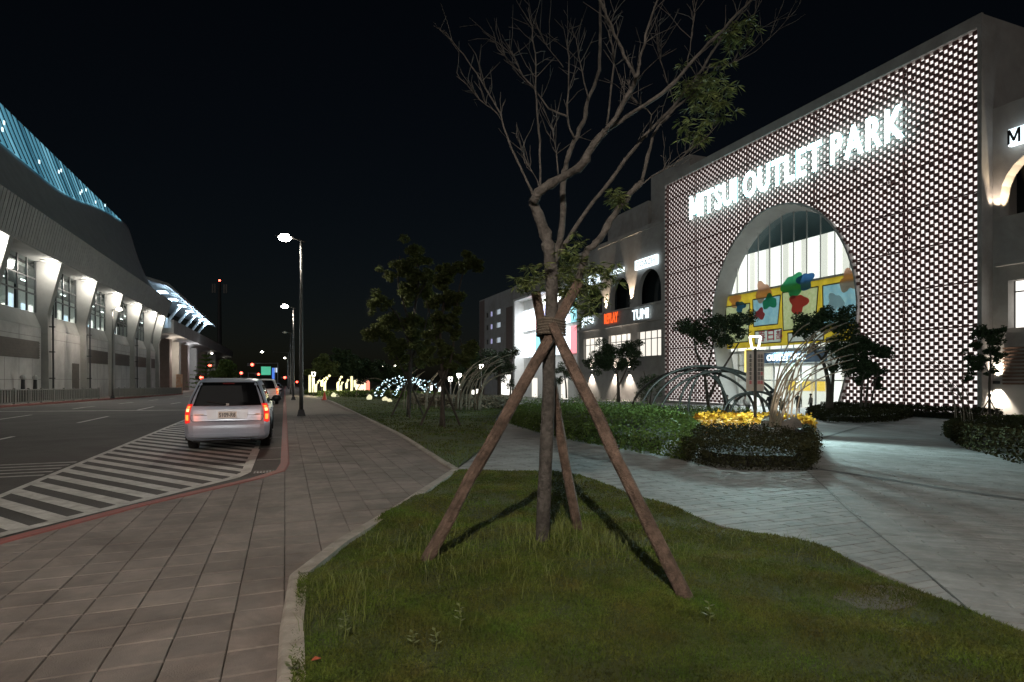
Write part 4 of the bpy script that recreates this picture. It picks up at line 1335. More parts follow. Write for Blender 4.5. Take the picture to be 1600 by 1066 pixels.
# ------------------------------------------------------------------ street lamps
def street_lamp(base, h, label, power, side=-1, arm=.62, lens=E_lamp, group='street lamps along the road', on=True):
    x, y, z = base
    t = thing('street_lamp', label, 'street lamp', base, group)
    MB().tube([(x, y, z+.05), (x, y, z+.9), (x, y, z+h)], [.085, .08, .05], 12).build('pole', M_steel, t, smooth=True)
    b = MB(); b.add([(x+sx*.17, y+sy*.17, z-.02) for sx, sy in ((-1,-1),(1,-1),(1,1),(-1,1))] + [(x+sx*.10, y+sy*.10, z+.26) for sx, sy in ((-1,-1),(1,-1),(1,1),(-1,1))],
                   [(0,1,5,4),(1,2,6,5),(2,3,7,6),(3,0,4,7),(4,5,6,7)]); b.build('base', M_dark, t)
    MB().tube([(x-side*.16, y, z+h-.02), (x, y, z+h+.03), (x+side*arm*.6, y, z+h+.12)], .03, 8).build('arm', M_steel, t)
    hx = x+side*arm
    hd = MB().lump((hx, y, z+h+.15), (.34, .18, .06), 14, 8).build('lamp_head', M_dark, t, smooth=True)
    MB().lump((hx, y, z+h+.105), (.25, .19, .15), 14, 8).build('lens', lens if on else M_alu, hd, smooth=True)  # lens swollen so its shape stands for the glow round the lamp
    if on and power:
        light('lamp_light', 'SPOT', (hx, y, z+h+.02), power, (1,.88,.74), t, .12, 168, (hx, y, z), .35)
    return t
lp1 = P(470, 650)
street_lamp((.62, lp1.y, g(.6, lp1.y)), 7.05, 'nearest street lamp on the sidewalk with a bright head', 2800)
street_lamp((.62, 48.6, g(.6, 48.6)), 7.05, 'second street lamp on the sidewalk, behind the nearest one', 2600)
street_lamp((.62, 72, g(.6, 72)), 7.05, 'unlit third street lamp behind the second one', 0, on=False)
street_lamp((.62, 118, g(.6, 118)), 7.05, 'tall far lamp of the sidewalk row left of the second one', 900, lens=E_lampf, arm=4.5)
street_lamp((.62, 150, g(.6, 150)), 7.05, 'very far lamp of the sidewalk row near the traffic lights', 900, lens=E_lampf)
street_lamp((-3.4, -4.2, g(0, 0)), 7.2, 'assumed unseen street lamp added on the sidewalk behind the camera', 12500, side=1, arm=.9)  # assumed lamp out of view, added to light the near sidewalk and lawn
for px, py, d, lb in ((186, 485, 54, 'station side street lamp in front of the hall windows'), (263, 519, 95, 'station side street lamp in front of the viaduct piers'), (331, 553, 150, 'far left lamp above the conifer'), (349, 561, 185, 'far left lamp right of the conifer, middle of three'), (361, 567, 190, 'far left lamp right of the conifer, right of three')):
    p = PD(px, py, d); zg = zc(p.y)
    street_lamp((p.x-.5, p.y, zg), p.z-zg, lb, 2600 if d < 100 else 700, side=1, arm=.5, lens=E_lampf, group='street lamps on the station side')

# traffic signals and direction signs
def signal(px, py, d, pole_px, label):
    p = PD(px, py, d); b = PD(pole_px, py, d); zg = zc(p.y)
    t = thing('traffic_light', label, 'traffic light', (b.x, b.y, zg), 'red traffic lights at the far crossing')
    MB().tube([(b.x, b.y, zg), (b.x, b.y, p.z+.4)], .11, 8).build('pole', M_steel, t)
    if abs(px-pole_px) > 2:
        MB().tube([(b.x, b.y, p.z+.3), (p.x, p.y, p.z+.3)], .06, 6).build('arm', M_steel, t)
    MB().box(p.x-.95, p.x+.55, p.y-.1, p.y+.1, p.z-.28, p.z+.28).build('housing', M_black, t)
    MB().lump((p.x, p.y-.14, p.z), (.30, .10, .30), 12, 8).build('red_lens', E_sig, t)
signal(394, 570, 125, 434, 'red traffic light on a long arm above the road')
signal(377, 583, 140, 376, 'red traffic light above the roof of the silver van')
signal(404, 585, 160, 388, 'red traffic light right of the van, on a short arm')
signal(328, 571, 115, 329, 'red traffic light in front of the trees at left')
signal(315, 590, 100, 317, 'small red pedestrian light beside the conifer')
signal(445, 590, 150, 452, 'red traffic light between the white car and the lamp posts')
signal(464, 597, 200, 470, 'smallest red traffic light right of the lamp posts')
def road_sign(px0, py0, px1, py1, d, m, label, pole_px):
    a, b = PD(px0, py0, d), PD(px1, py1, d); zg = zc(a.y)
    pp = PD(pole_px, py1, d)
    t = thing('road_sign', label, 'road sign', (pp.x, pp.y, zg))
    MB().tube([(pp.x, pp.y+.1, zg), (pp.x, pp.y+.1, a.z)], .07, 8).build('pole', M_steel, t)
    MB().box(min(a.x, b.x), max(a.x, b.x), a.y-.04, a.y+.04, b.z, a.z).build('sign_face', m, t)
    return t
road_sign(408, 573, 423, 586, 125, E_green, 'green direction sign hanging over the road', 434)
road_sign(425, 575, 429, 596, 126, E_bluesign, 'tall narrow blue sign beside the green sign', 430)
road_sign(429, 575, 434, 582, 127, emat('pale_sign_face', (.6,.7,.85), .5), 'small pale sign right of the blue sign', 434)
q = PD(280, 600, 92)
sb = thing('sign_board', 'orange and white standing board at the viaduct pier', 'board', (q.x, q.y, zc(q.y)))
MB().box(q.x-.45, q.x+.45, q.y-.05, q.y+.05, zc(q.y), PD(280, 585, 92).z).build('board', mat('orange_board', (.55,.22,.1), .6, col2=(.6,.5,.4), scale=2), sb)

# ------------------------------------------------------------------ cars
def car(loc, label, paint, glassm, Lc, W, H, plate=None, lights_on=True, hot=True, suv=False):
    x0, y0, z0 = loc
    t = thing('parked_car', label, 'car', loc)
    hb = H*.60      # belt line
    prof = [ # z, half width, rear y, front y, corner radius
        (.20, W*.43, .30, Lc-.30, .20), (.26, W*.475, .10, Lc-.12, .22), (.34, W*.492, .03, Lc-.05, .24), (.50, W*.50, .0, Lc, .24),
        (.60, W*.50, .01, Lc, .24), (.66, W*.498, .07, Lc-.02, .22), (.80, W*.50, .09, Lc-.06, .20), (hb-.05, W*.492, .12, Lc-.22, .18),
        (hb, W*.482, .14, Lc-.42, .16), (hb+.04, W*.472, .17, Lc-1.20, .15), (hb+.22, W*.443, .27, Lc-1.45, .14), (H-.16, W*.385, .42, Lc-1.85, .13),
        (H-.07, W*.362, .50, Lc-2.0, .14), (H-.02, W*.32, .62, Lc-2.15, .15), (H, W*.20, .85, Lc-2.4, .16)]
    def at_z(z):
        for i in range(len(prof)-1):
            if prof[i][0] <= z <= prof[i+1][0]:
                s_ = (z-prof[i][0])/(prof[i+1][0]-prof[i][0])
                return [prof[i][k]+(prof[i+1][k]-prof[i][k])*s_ for k in range(5)]
        return list(prof[0] if z < prof[0][0] else prof[-1])
    def ring(z, off=0.0, n=8):
        _, hw, ry, fy, r = at_z(z)
        hw += off; ry -= off; fy += off
        pts = []
        for cx, cy, a0 in ((hw-r, ry+r, -90), (hw-r, fy-r, 0), (-hw+r, fy-r, 90), (-hw+r, ry+r, 180)):
            for k in range(n+1):
                a = math.radians(a0+90*k/n)
                bow = .0
                px_, py_ = cx+r*math.cos(a), cy+r*math.sin(a)
                pts.append((px_, py_))
        # slight bow of the rear and front faces
        out = []
        for px_, py_ in pts:
            b = .05*(1-(px_/hw)**2)
            out.append((px_, py_ - (b if py_ < Lc/2 else -b)))
        return out
    zs_ = []
    for i in range(len(prof)-1):
        m_ = 3
        zs_ += list(np.linspace(prof[i][0], prof[i+1][0], m_, endpoint=False))
    zs_.append(prof[-1][0])
    q = MB(); N = len(ring(.3))
    for z in zs_:
        for px_, py_ in ring(z): q.v.append((x0+px_, y0+py_, z0+z))
    for j in range(len(zs_)-1):
        for i in range(N):
            i2 = (i+1) % N
            q.f.append((j*N+i, j*N+i2, (j+1)*N+i2, (j+1)*N+i))
    q.f.append(tuple((len(zs_)-1)*N+i for i in range(N))); q.f.append(tuple(N-1-i for i in range(N)))
    body = q.build('body', paint, t, smooth=True)
    me = body.data
    try:
        me.set_sharp_from_angle(angle=math.radians(38))
    except Exception: pass
    def rear(z, x, off):
        _, hw, ry, fy, r = at_z(z)
        xx = abs(x); c = hw-r
        y = ry if xx < c else ry+r-math.sqrt(max(0, r*r-(min(xx, hw)-c)**2))
        return (x0+x, y0+y-.05*(1-(x/hw)**2)-off, z0+z)
    def rear_patch(name, z0_, z1_, xa, xb, off, m, par, nx=12, nz=5):
        """xa(z), xb(z) limits"""
        q = MB()
        for j in range(nz+1):
            z = z0_+(z1_-z0_)*j/nz
            for i in range(nx+1):
                q.v.append(rear(z, xa(z)+(xb(z)-xa(z))*i/nx, off))
        for j in range(nz):
            for i in range(nx):
                q.f.append((j*(nx+1)+i, j*(nx+1)+i+1, (j+1)*(nx+1)+i+1, (j+1)*(nx+1)+i))
        # edge skirt back into the body
        def sk(idx):
            b = len(q.v); q.v.extend([(q.v[i][0], q.v[i][1]+off+.01, q.v[i][2]) for i in idx])
            for k in range(len(idx)-1): q.f.append((idx[k], idx[k+1], b+k+1, b+k))
        sk([i for i in range(nx+1)]); sk([nz*(nx+1)+i for i in range(nx+1)]); sk([j*(nx+1) for j in range(nz+1)]); sk([j*(nx+1)+nx for j in range(nz+1)])
        return q.build(name, m, par, smooth=False)
    hwz = lambda z: at_z(z)[1]
    rear_patch('rear_window', hb+.03, H-.10, lambda z: -hwz(z)+.055, lambda z: hwz(z)-.055, .008, glassm, t, 14, 7)
    # spoiler / roof lip
    # tailgate joints
    gl = MB()
    for zz, hwid in ((.665, W*.40),):
        for i in range(10):
            xa, xb = -hwid+i*2*hwid/10, -hwid+(i+1)*2*hwid/10
            a, b = rear(zz, xa, .004), rear(zz, xb, .004)
            gl.tube([a, b], .006, 4)
    for s_ in (-1, 1):
        a, b, c = rear(.665, s_*W*.40, .004), rear(.74, s_*W*.425, .004), rear(hb, s_*W*.43, .004)
        gl.tube([a, b, c], .005, 4)
    gl.tube([rear(.80, x, .004) for x in np.linspace(-W*.42, W*.42, 9)], .004, 4)
    gl.build('tailgate_seam', M_black, t)
    # bumper
    bp = rear_patch('rear_bumper', .30, .64, lambda z: -hwz(z)+.01, lambda z: hwz(z)-.01, .035, paint, t, 18, 6)
    rear_patch('bumper_lip', .33, .40, lambda z: -hwz(z)+.07, lambda z: hwz(z)-.07, .055, paint, bp, 12, 1)
    rear_patch('valance', .20, .30, lambda z: -hwz(z)+.05, lambda z: hwz(z)-.05, .012, M_black, t, 10, 1)
    # lamps
    for s_ in (-1, 1):
        def lim(a, b, s_=s_):
            return (lambda z: s_*(hwz(z)-a) if s_ < 0 else hwz(z)-b), (lambda z: s_*(hwz(z)-b) if s_ < 0 else hwz(z)-a)
        lo, hi = lim(.004, .118)
        tl = rear_patch('tail_light', hb-.36, hb+.07, lo, hi, .012, E_tail if lights_on else mat('tail_off', (.25,.01,.01), .2), t, 5, 6)
        if hot:
            lo, hi = lim(.03, .092)
            rear_patch('light_core', hb-.10, hb-.03, lo, hi, .017, E_hot, tl, 4, 2)
            rear_patch('light_core', hb-.015, hb+.025, lo, hi, .017, E_amber, tl, 4, 2)
            rear_patch('indicator', hb-.29, hb-.17, lo, hi, .017, E_amber, tl, 4, 2)
        light('tail_glow', 'POINT', (x0+s_*W*.44, y0-.35, z0+hb-.1), 1.2, (1,.2,.08), tl, .08)
    # plate recess and plate
    rear_patch('plate_recess', .72, .93, lambda z: -.40-(z-.72)*.15, lambda z: .40+(z-.72)*.15, .010, mat('recess_paint', (.52,.58,.66), .4, .2), t, 8, 2)
    pl_ = rear_patch('number_plate', .735, .885, lambda z: -.19, lambda z: .19, .028, mat('plate_white', (.75,.73,.70), .5), t, 4, 2)
    if plate:
        yy = rear(.81, 0, .034)[1]
        place_text('plate_text', plate, (x0, yy, z0+.808), (1,0,0), UZ, (0,-1,0), .095, M_black, pl_, .33, .002, .006)
        rear_patch('handle_bar', .935, .96, lambda z: -.42, lambda z: .42, .03, paint, t, 8, 1)
    # badge marks
    rear_patch('badge', .69+.13, .705+.13, lambda z: -W*.385, lambda z: -W*.27, .014, M_alu, t, 3, 1)
    rear_patch('badge', .69+.12, .71+.12, lambda z: W*.33, lambda z: W*.385, .014, M_alu, t, 3, 1)
    # wiper
    MB().tube([rear(hb+.06, .02, .03), rear(hb+.10, -.25, .02), rear(hb+.13, -.42, .02)], .009, 5).build('rear_wiper', M_black, t)
    MB().box(x0-.03, x0+.03, rear(hb+.05, 0, .03)[1]-.02, rear(hb+.05, 0, .03)[1]+.03, z0+hb+.03, z0+hb+.08).build('washer_cap', M_alu, t)
    # high brake light
    rear_patch('brake_light', H-.14, H-.115, lambda z: -.12, lambda z: .12, .02, mat('brake_off', (.2,.02,.02), .3), t, 3, 1)
    # side windows
    def side(s_, y, z, off):
        return (x0+s_*(at_z(z)[1]+off), y0+y, z0+z)
    for s_ in (-1, 1):
        for (ya, yb) in ((.62, 1.45), (1.52, 2.45), (2.52, 3.1)):
            zl, zh = hb+.05, H-.17
            q = MB()
            for j in range(5):
                z = zl+(zh-zl)*j/4; sl = (z-zl)*(.45 if ya < .7 else (-.55 if yb > 3 else 0))
                a_, b_ = (ya+sl if ya < .7 else ya), (yb+sl if yb > 3 else yb)
                q.v += [side(s_, a_, z, .006), side(s_, b_, z, .006)]
            for j in range(4): q.f.append((2*j, 2*j+1, 2*j+3, 2*j+2) if s_ > 0 else (2*j, 2*j+2, 2*j+3, 2*j+1))
            q.build('side_window', glassm, t)
        # mirror
        mr_ = MB().lump((x0+s_*(W*.5+.12), y0+3.05, z0+hb+.10), (.13, .08, .09), 12, 8).build('wing_mirror', M_black, t, smooth=True)
        MB().tube([(x0+s_*(W*.47), y0+3.1, z0+hb+.05), (x0+s_*(W*.5+.08), y0+3.06, z0+hb+.08)], .03, 6).build('mirror_arm', M_black, mr_)
        for y in (1.1, 2.1): MB().box(x0+s_*(W*.5)-.012, x0+s_*(W*.5)+.02, y0+y, y0+y+.2, z0+hb-.14, z0+hb-.11).build('door_handle', paint, t)
        # wheels
        for y in (.88, Lc-.95):
            xx = x0+s_*(W*.5-.11)
            wq = MB()
            R = .325
            pr = [(-.105, R-.05), (-.10, R-.015), (-.07, R), (.07, R), (.10, R-.015), (.105, R-.05), (.10, R-.13), (-.10, R-.13)]
            n_ = 28
            for k in range(n_):
                an = 2*math.pi*k/n_
                for ox, rr in pr: wq.v.append((xx+ox, y0+y+rr*math.cos(an), z0+R+rr*math.sin(an)))
            for k in range(n_):
                k2 = (k+1) % n_
                for i in range(8): wq.f.append((k*8+i, k*8+(i+1) % 8, k2*8+(i+1) % 8, k2*8+i))
            wh_ = wq.build('wheel', mat('tyre_rubber', (.022,.021,.02), .85), t, smooth=True)
            rm = MB(); rm.tube([(xx-.06, y0+y, z0+R), (xx+s_*.085, y0+y, z0+R)], [.19, .19], 20)
            for k in range(5):
                an = 2*math.pi*k/5
                rm.tube([(xx+s_*.09, y0+y, z0+R), (xx+s_*.095, y0+y+.18*math.cos(an), z0+R+.18*math.sin(an))], .025, 5)
            rm.build('rim', M_alu, wh_)
            # dark wheel arch ring
            aq = MB(); pts = [(x0+s_*(W*.5+.002), y0+y+.36*math.cos(a), z0+R+.36*math.sin(a)) for a in np.linspace(-.3, math.pi+.3, 18)]
            aq.tube(pts, .022, 5); aq.build('wheel_arch', M_black, t)
    # under body + exhaust
    MB().box(x0-W*.40, x0+W*.40, y0+.25, y0+Lc-.4, z0+.19, z0+.34).build('underbody', M_black, t)
    ex = MB(); ex.tube([(x0+W*.30, y0+.5, z0+.26), (x0+W*.30, y0-.03, z0+.27)], .045, 12, cap=False); ex.build('exhaust_pipe', M_dark, t)
    return t
M_silver = mat('silver_paint', (.50,.585,.72), .32, .3, var=.03, scale=3)
M_whitep = mat('white_paint_car', (.62,.62,.62), .3, .0)
M_carglass = mat('car_glass', (.006,.007,.008), .06, spec=.6)
cpos = PD(355, 600, 13.3)
car((cpos.x, cpos.y, g(0, cpos.y)+RZ), 'silver people carrier with lit tail lights parked on the hatched marking', M_silver, M_carglass, 4.55, 1.76, 1.64, '5109-R6')
c2 = PD(411, 600, 37)
car((c2.x, c2.y, g(0, c2.y)+RZ), 'white car with red tail lights ahead of the silver people carrier', M_whitep, M_carglass, 4.4, 1.8, 1.62, None)
c3 = PD(437, 600, 110)
car((c3.x-.6, c3.y, g(0, c3.y)+RZ), 'farthest car with red tail lights near the crossing', M_silver, M_carglass, 4.4, 1.8, 1.5, None)

# ------------------------------------------------------------------ plants
def leaf_quads(pts, size, aspect=2.2, droop=0.0):
    """random rhombic leaves at pts (n,3)"""
    n = len(pts)
    a = rng.normal(size=(n, 3)); a[:, 2] = a[:, 2]*.6-droop
    a /= np.linalg.norm(a, axis=1, keepdims=True)
    b = rng.normal(size=(n, 3)); b -= (b*a).sum(1, keepdims=True)*a
    b /= np.linalg.norm(b, axis=1, keepdims=True)
    L = (size*rng.uniform(.6, 1.25, n))[:, None]
    W_ = L/aspect
    c = np.cross(a, b)*L*.06
    return np.stack([pts-a*L*.5, pts+b*W_*.5+c, pts+a*L*.5, pts-b*W_*.5+c], 1)
def clump(c, r, n, shell=.55):
    """points in an ellipsoid with density towards the shell"""
    v = rng.normal(size=(n, 3)); v /= np.linalg.norm(v, axis=1, keepdims=True)
    rad = rng.uniform(shell**3, 1, n)**(1/3)
    return np.array(c)[None] + v*rad[:, None]*np.array(r)[None]
def crown(clumps, n, size, aspect, droop=0, sub=9):
    n = int(n*2.6); size = size*1.15
    P_ = []
    tot = sum(c[1]**2 for c in clumps)
    for c, r in clumps:
        k = int(n*r*r/tot)
        for s_ in range(sub):
            o_ = rng.normal(size=3)*r*.45
            P_.append(clump(np.array(c)+o_, (r*.55, r*.55, r*.42), k//sub+1, .3))
    return leaf_quads(np.concatenate(P_), size, aspect, droop)
def chain(pts2d, d0, d1=None, jit=0.0):
    n = len(pts2d)
    d1 = d0 if d1 is None else d1
    return [PD(px, py, d0+(d1-d0)*i/max(1, n-1)+random.uniform(-jit, jit)) for i, (px, py) in enumerate(pts2d)]
def smooth(pts, n=3):
    """Catmull-Rom"""
    if len(pts) < 3: return pts
    out = []
    for i in range(len(pts)-1):
        p0, p1, p2, p3 = pts[max(0, i-1)], pts[i], pts[i+1], pts[min(len(pts)-1, i+2)]
        for k in range(n):
            t = k/n
            out.append(.5*((2*p1)+(p2-p0)*t+(2*p0-5*p1+4*p2-p3)*t*t+(3*p1-p0-3*p2+p3)*t**3))
    out.append(pts[-1])
    return out

for m_ in (M_leaf, M_leafg, M_croton): cloth(m_, .35)
# the big staked tree in front
D0 = depth(tb)
tree = thing('street_tree', 'tall half bare tree on three wooden stakes in the front lawn', 'tree', (tb.x, tb.y, lawn_h(tb.x, tb.y)))
PXM = F/D0
def r_px(w_): return w_/2/PXM
tk = MB()
def limb(pts, w0, w1, d0, d1, jit=.03, twig=True):
    c = smooth(chain(pts, d0, d1, jit), 4)
    n = len(c)
    fw_ = .95 if w0 > 12 else .78
    rad = [fw_*(r_px(w0)+(r_px(w1)-r_px(w0))*(i/(n-1))**.8) for i in range(n)]
    rad = [r*random.uniform(.9, 1.1) for r in rad]
    c = [c[0]] + [p+Vector((random.gauss(0, .0045), random.gauss(0, .0045), random.gauss(0, .004))) for p in c[1:-1]] + [c[-1]]
    if w0 > 7:
        for _ in range(3):
            i_ = random.randint(2, n-3); rad[i_] *= 1.22
    tk.tube(c, rad, 9 if w0 > 12 else 6)
    return c
trunk_px = [(848, 862), (848, 830), (851, 760), (854, 690), (857, 620), (858, 560), (861, 500), (862, 450), (861, 415)]
c = smooth(chain(trunk_px, D0), 4); n = len(c)
tk.tube(c, [r_px(23-4*(i/(n-1)))*(1.25 if i < 2 else 1)*random.uniform(.96, 1.04) for i in range(n)], 14)
L = [
 ([(861,425),(858,394),(852,366),(838,327),(834,313)], 19, 16, 0, -.05),
 ([(834,315),(846,297),(881,276),(909,256),(928,225),(946,205)], 16, 11, -.05, -.25),
 ([(946,205),(968,173),(988,136),(994,122)], 10, 8, -.25, -.4),
 ([(994,122),(976,87),(956,43),(940,8),(930,-20)], 7, 4, -.4, -.6),
 ([(994,122),(1001,90),(1013,43),(1027,0),(1034,-30)], 6, 3.5, -.4, -.5),
 ([(946,205),(999,169),(1047,136),(1086,90),(1130,47),(1173,0),(1190,-20)], 9, 4, -.25, -.1),
 ([(834,313),(830,299),(798,228),(781,179),(759,138),(731,95),(706,63)], 6, 1.6, -.05, .2),
 ([(781,179),(751,156),(714,114)], 3, 1.3, .1, .2),
 ([(845,299),(843,221),(838,158),(836,83),(826,12)], 5, 2, 0, .2),
 ([(864,425),(869,394),(879,355),(880,288),(885,256),(897,221),(913,185),(919,154),(936,110),(938,43),(936,-10)], 13, 4, .05, .5),
 ([(897,215),(887,181),(889,102),(886,70)], 5, 2, .2, .3),
 ([(887,183),(858,169),(830,134),(779,75),(772,52)], 4.5, 1.4, .22, .5),
 ([(919,154),(907,98),(900,60)], 3.5, 1.5, .3, .4),
 ([(948,195),(960,102),(952,51),(960,20)], 4.5, 1.8, -.25, -.1),
 ([(866,430),(873,398),(905,347),(952,284),(999,221),(1027,193),(1062,154),(1098,106),(1133,51),(1165,16)], 12, 3.5, .08, .35),
 ([(864,490),(885,468),(903,440),(915,398),(936,374),(960,335),(991,296),(1003,284)], 15, 9, .05, .15),
 ([(1003,284),(1015,232),(1027,201),(1055,169),(1090,140),(1110,100)], 8, 3, .15, .25),
 ([(991,296),(1025,272),(1055,256),(1082,228)], 4, 2, .15, .1),
 ([(1098,106),(1145,98),(1192,71),(1236,24)], 3, 1.2, .3, .5),
 ([(1145,98),(1165,60),(1180,20),(1195,-10)], 2.4, 1.2, .35, .3),
 ([(1075,100),(1078,70),(1085,20),(1092,-10)], 2.8, 1.4, -.1, -.2),
 ([(1050,150),(1032,95),(1024,50)], 2.6, 1.2, .3, .4),
 ([(1010,215),(1017,180),(985,150)], 2.6, 1.2, .1, 0),
 ([(872,272),(868,230),(864,205)], 3, 1.2, 0, .1),
 ([(880,105),(860,80),(840,45)], 2.2, 1, .3, .4),
 ([(836,140),(812,110),(795,70)], 2.2, 1, .1, .3),
 ([(846,297),(828,262),(815,235)], 2.2, 1, 0, .2),
]
ends = []
for pts, w0, w1, da, db in L:
    c = limb(pts, w0, w1, D0+da, D0+db)
    ends.append((c, w0, w1))
def twigs(c, w1, n, ln):
    for _ in range(n):
        i = random.randint(max(1, len(c)//3), len(c)-1)
        p = c[i]; d = (c[i]-c[i-1]).normalized()
        dirn = (d*.8+Vector((random.gauss(0, .6), random.gauss(0, .6), random.uniform(.0, .7)))).normalized()
        L_ = ln*random.uniform(.4, 1.2)
        q = [p]
        for s_ in range(3):
            dirn = (dirn+Vector((random.gauss(0, .16), random.gauss(0, .16), random.gauss(.05, .12)))).normalized()
            q.append(q[-1]+dirn*L_/3)
        tk.tube(q, [.0038, .003, .0024, .0014], 4, False)
        if random.random() < .6:
            e = (dirn+Vector((random.gauss(0, .6), random.gauss(0, .6), random.gauss(0, .5)))).normalized()
            tk.tube([q[2], q[2]+e*L_*.3, q[2]+e*L_*.5], [.003, .0024, .0016], 4, False)
for c, w0, w1 in ends:
    if w0 < 9: twigs(c, w1, 13, .34)
    elif w0 < 13: twigs(c, w1, 10, .36)
tk.build('trunk', M_bark, tree, smooth=True)
TL = [((1110,140),40,150,.2), ((1075,140),26,60,.2), ((1125,165),26,60,.25), ((1094,205),26,60,.15), ((1157,48),26,60,.3), ((962,309),17,46,.1), ((889,405),34,110,.1), ((828,428),26,80,0), ((905,440),38,160,.1), ((940,425),30,80,.15), ((915,475),26,80,.1), ((868,452),30,70,.25), ((1140,55),18,30,.3)]
lv = []
for (px, py), rp_, n_, dd in TL:
    c = PD(px, py, D0+dd); r = rp_/PXM
    # sprays: several leaf fans
    for s_ in range(max(5, n_//4)):
        o_ = np.array(c)+rng.normal(size=3)*r*.48
        k = 17
        th = rng.uniform(0, 2*np.pi, k)
        dv = np.stack([np.cos(th), np.sin(th), rng.uniform(-.9, .35, k)], 1)
        dv /= np.linalg.norm(dv, axis=1, keepdims=True)
        Ln = rng.uniform(.05, .115, k)[:, None]
        sd_ = np.cross(dv, rng.normal(size=(k, 3))); sd_ /= np.linalg.norm(sd_, axis=1, keepdims=True)
        wv = .0062
        b0 = o_[None]+dv*.012
        lv.append(np.stack([b0, b0+dv*Ln*.45+sd_*wv, b0+dv*Ln-np.array([0, 0, .012]), b0+dv*Ln*.45-sd_*wv], 1))
fast_mesh('crown', np.concatenate(lv), 4, M_leaf, tree)
# ties where the stakes cross
def stake(foot_px, top_px, df, dt, w0, w1, label):
    a = PD(*foot_px, df); b = PD(*top_px, dt)
    a.z = lawn_h(a.x, a.y)-.06
    t = MB()
    pts = [a.lerp(b, i/10) + Vector((random.gauss(0, .004), random.gauss(0, .004), 0)) for i in range(11)]
    pts = smooth(pts, 4)
    n_ = len(pts)
    t.tube(pts, [w0+(w1-w0)*i/(n_-1) for i in range(n_)], 16)
    ridge = [random.uniform(-.16, .10) for _ in range(16)]
    for i in range(n_):
        for k in range(16):
            if random.random() < .06: ridge[k] = random.uniform(-.18, .12)
            v_ = Vector(t.v[i*16+k]); t.v[i*16+k] = tuple(pts[i] + (v_-pts[i])*(1+ridge[k]+random.uniform(-.03, .03)))
    o = t.build('wooden_stake', M_stake, None, smooth=False, origin=a)
    tag(o, label, 'stake', 'wooden stakes of the big tree')
stake((660, 880), (905, 443), depth(P(660, 880)), D0+.02, .052, .046, 'wooden stake leaning right, its foot left of the big tree')
stake((1080, 948), (862, 508), depth(P(1080, 948)), D0-.16, .05, .042, 'wooden stake leaning left, its foot right of the big tree nearest the camera')
stake((905, 832), (837, 456), depth(P(905, 832)), D0+.16, .046, .042, 'dark wooden stake close behind the trunk of the big tree')
q = MB()
cc = PD(861, 512, D0-.03)
for dz in (-.06, -.035, -.012, .012, .036, .06):
    pts = [cc+Vector((.125*math.cos(a), .125*math.sin(a), dz+.01*math.sin(2*a))) for a in np.linspace(0, 2*math.pi, 18)]
    q.tube(pts, .013, 6)
tag(q.build('rope_tie', mat('tie_rope', (.16,.13,.10), .95, scale=60, col2=(.07,.055,.045), bump=.8, bscale=120), None), 'dark rope tie round the big trunk where the stakes cross', 'rope')

def tree2(name, label, cat, base, stems, clumps, n, size, mleaf, mbark, aspect=2.0, w=6, group=None, stakes=0, d=None):
    """stems: list of picture polylines with width px; clumps: (px,py,r px)"""
    d = d or depth(base)
    t = thing(name, label, cat, base, group)
    m = MB()
    for pts, w0, w1 in stems:
        c = smooth(chain(pts, d, d+random.uniform(-.03, .03)*d*.3, .01*d), 3)
        k = len(c)
        m.tube(c, [(w0+(w1-w0)*i/(k-1))*d/F/2 for i in range(k)], 7)
    m.build('trunk', mbark, t, smooth=True)
    cl = [(np.array(PD(px, py, d+rng.normal()*r*d/F*.5)), r*d/F) for px, py, r in clumps]
    fast_mesh('crown', crown(cl, n, size, aspect), 4, mleaf, t)
    for k in range(stakes):
        an = k*2*math.pi/stakes+.4
        b = Vector(base); f_ = b+Vector((math.cos(an)*.75, math.sin(an)*.75, -.03)); top = b+Vector((-math.cos(an)*.12, -math.sin(an)*.12, 1.75))
        MB().tube([f_, top], .035, 6).build('support_pole', M_bark2, t)
    return t
# two slender trees on the far lawn
b1 = P(638, 652); b2 = P(690, 668)
tree2('slender_tree', 'taller slender dim tree on the far lawn, left of the pair', 'tree', b1,
      [([(638,652),(640,600),(642,560),(645,520),(650,470),(655,430),(648,395)], 7, 2.5), ([(643,545),(625,500),(610,480),(595,470)], 4, 1.5), ([(645,520),(632,480),(622,440),(625,400)], 4, 1.5), ([(650,470),(665,440),(672,410)], 3, 1.2), ([(640,600),(615,550),(600,520)], 3, 1.2), ([(642,560),(662,520),(670,480)], 3, 1.2)],
      [(640,395,16),(655,405,14),(625,420,16),(610,430,12),(650,430,16),(668,430,12),(595,470,14),(585,478,10),(640,460,18),(612,505,18),(585,520,15),(575,520,8),(640,500,18),(665,460,14),(620,540,18),(650,530,16),(630,560,14),(605,525,14),(672,505,12),(660,560,14)], 6500, .13, M_leaf, M_bark, 2.6, stakes=3)
tree2('slender_tree', 'slender dim tree on the far lawn, right of the pair', 'tree', b2,
      [([(690,668),(692,610),(690,560),(688,520),(694,470),(700,430),(712,410)], 8, 2.5), ([(690,560),(675,500),(665,470)], 3.5, 1.5), ([(692,600),(705,560),(712,510),(716,460),(724,425)], 4, 1.5), ([(712,510),(722,540),(724,560)], 2, 1)],
      [(700,425,14),(715,420,12),(735,412,14),(748,420,8),(690,440,14),(705,460,14),(680,470,14),(715,470,12),(690,500,13),(705,500,12),(675,520,12),(715,520,10),(735,545,12),(728,560,12),(690,545,14),(700,570,14),(670,560,12)], 5200, .13, M_leaf, M_bark2, 2.6, stakes=3)
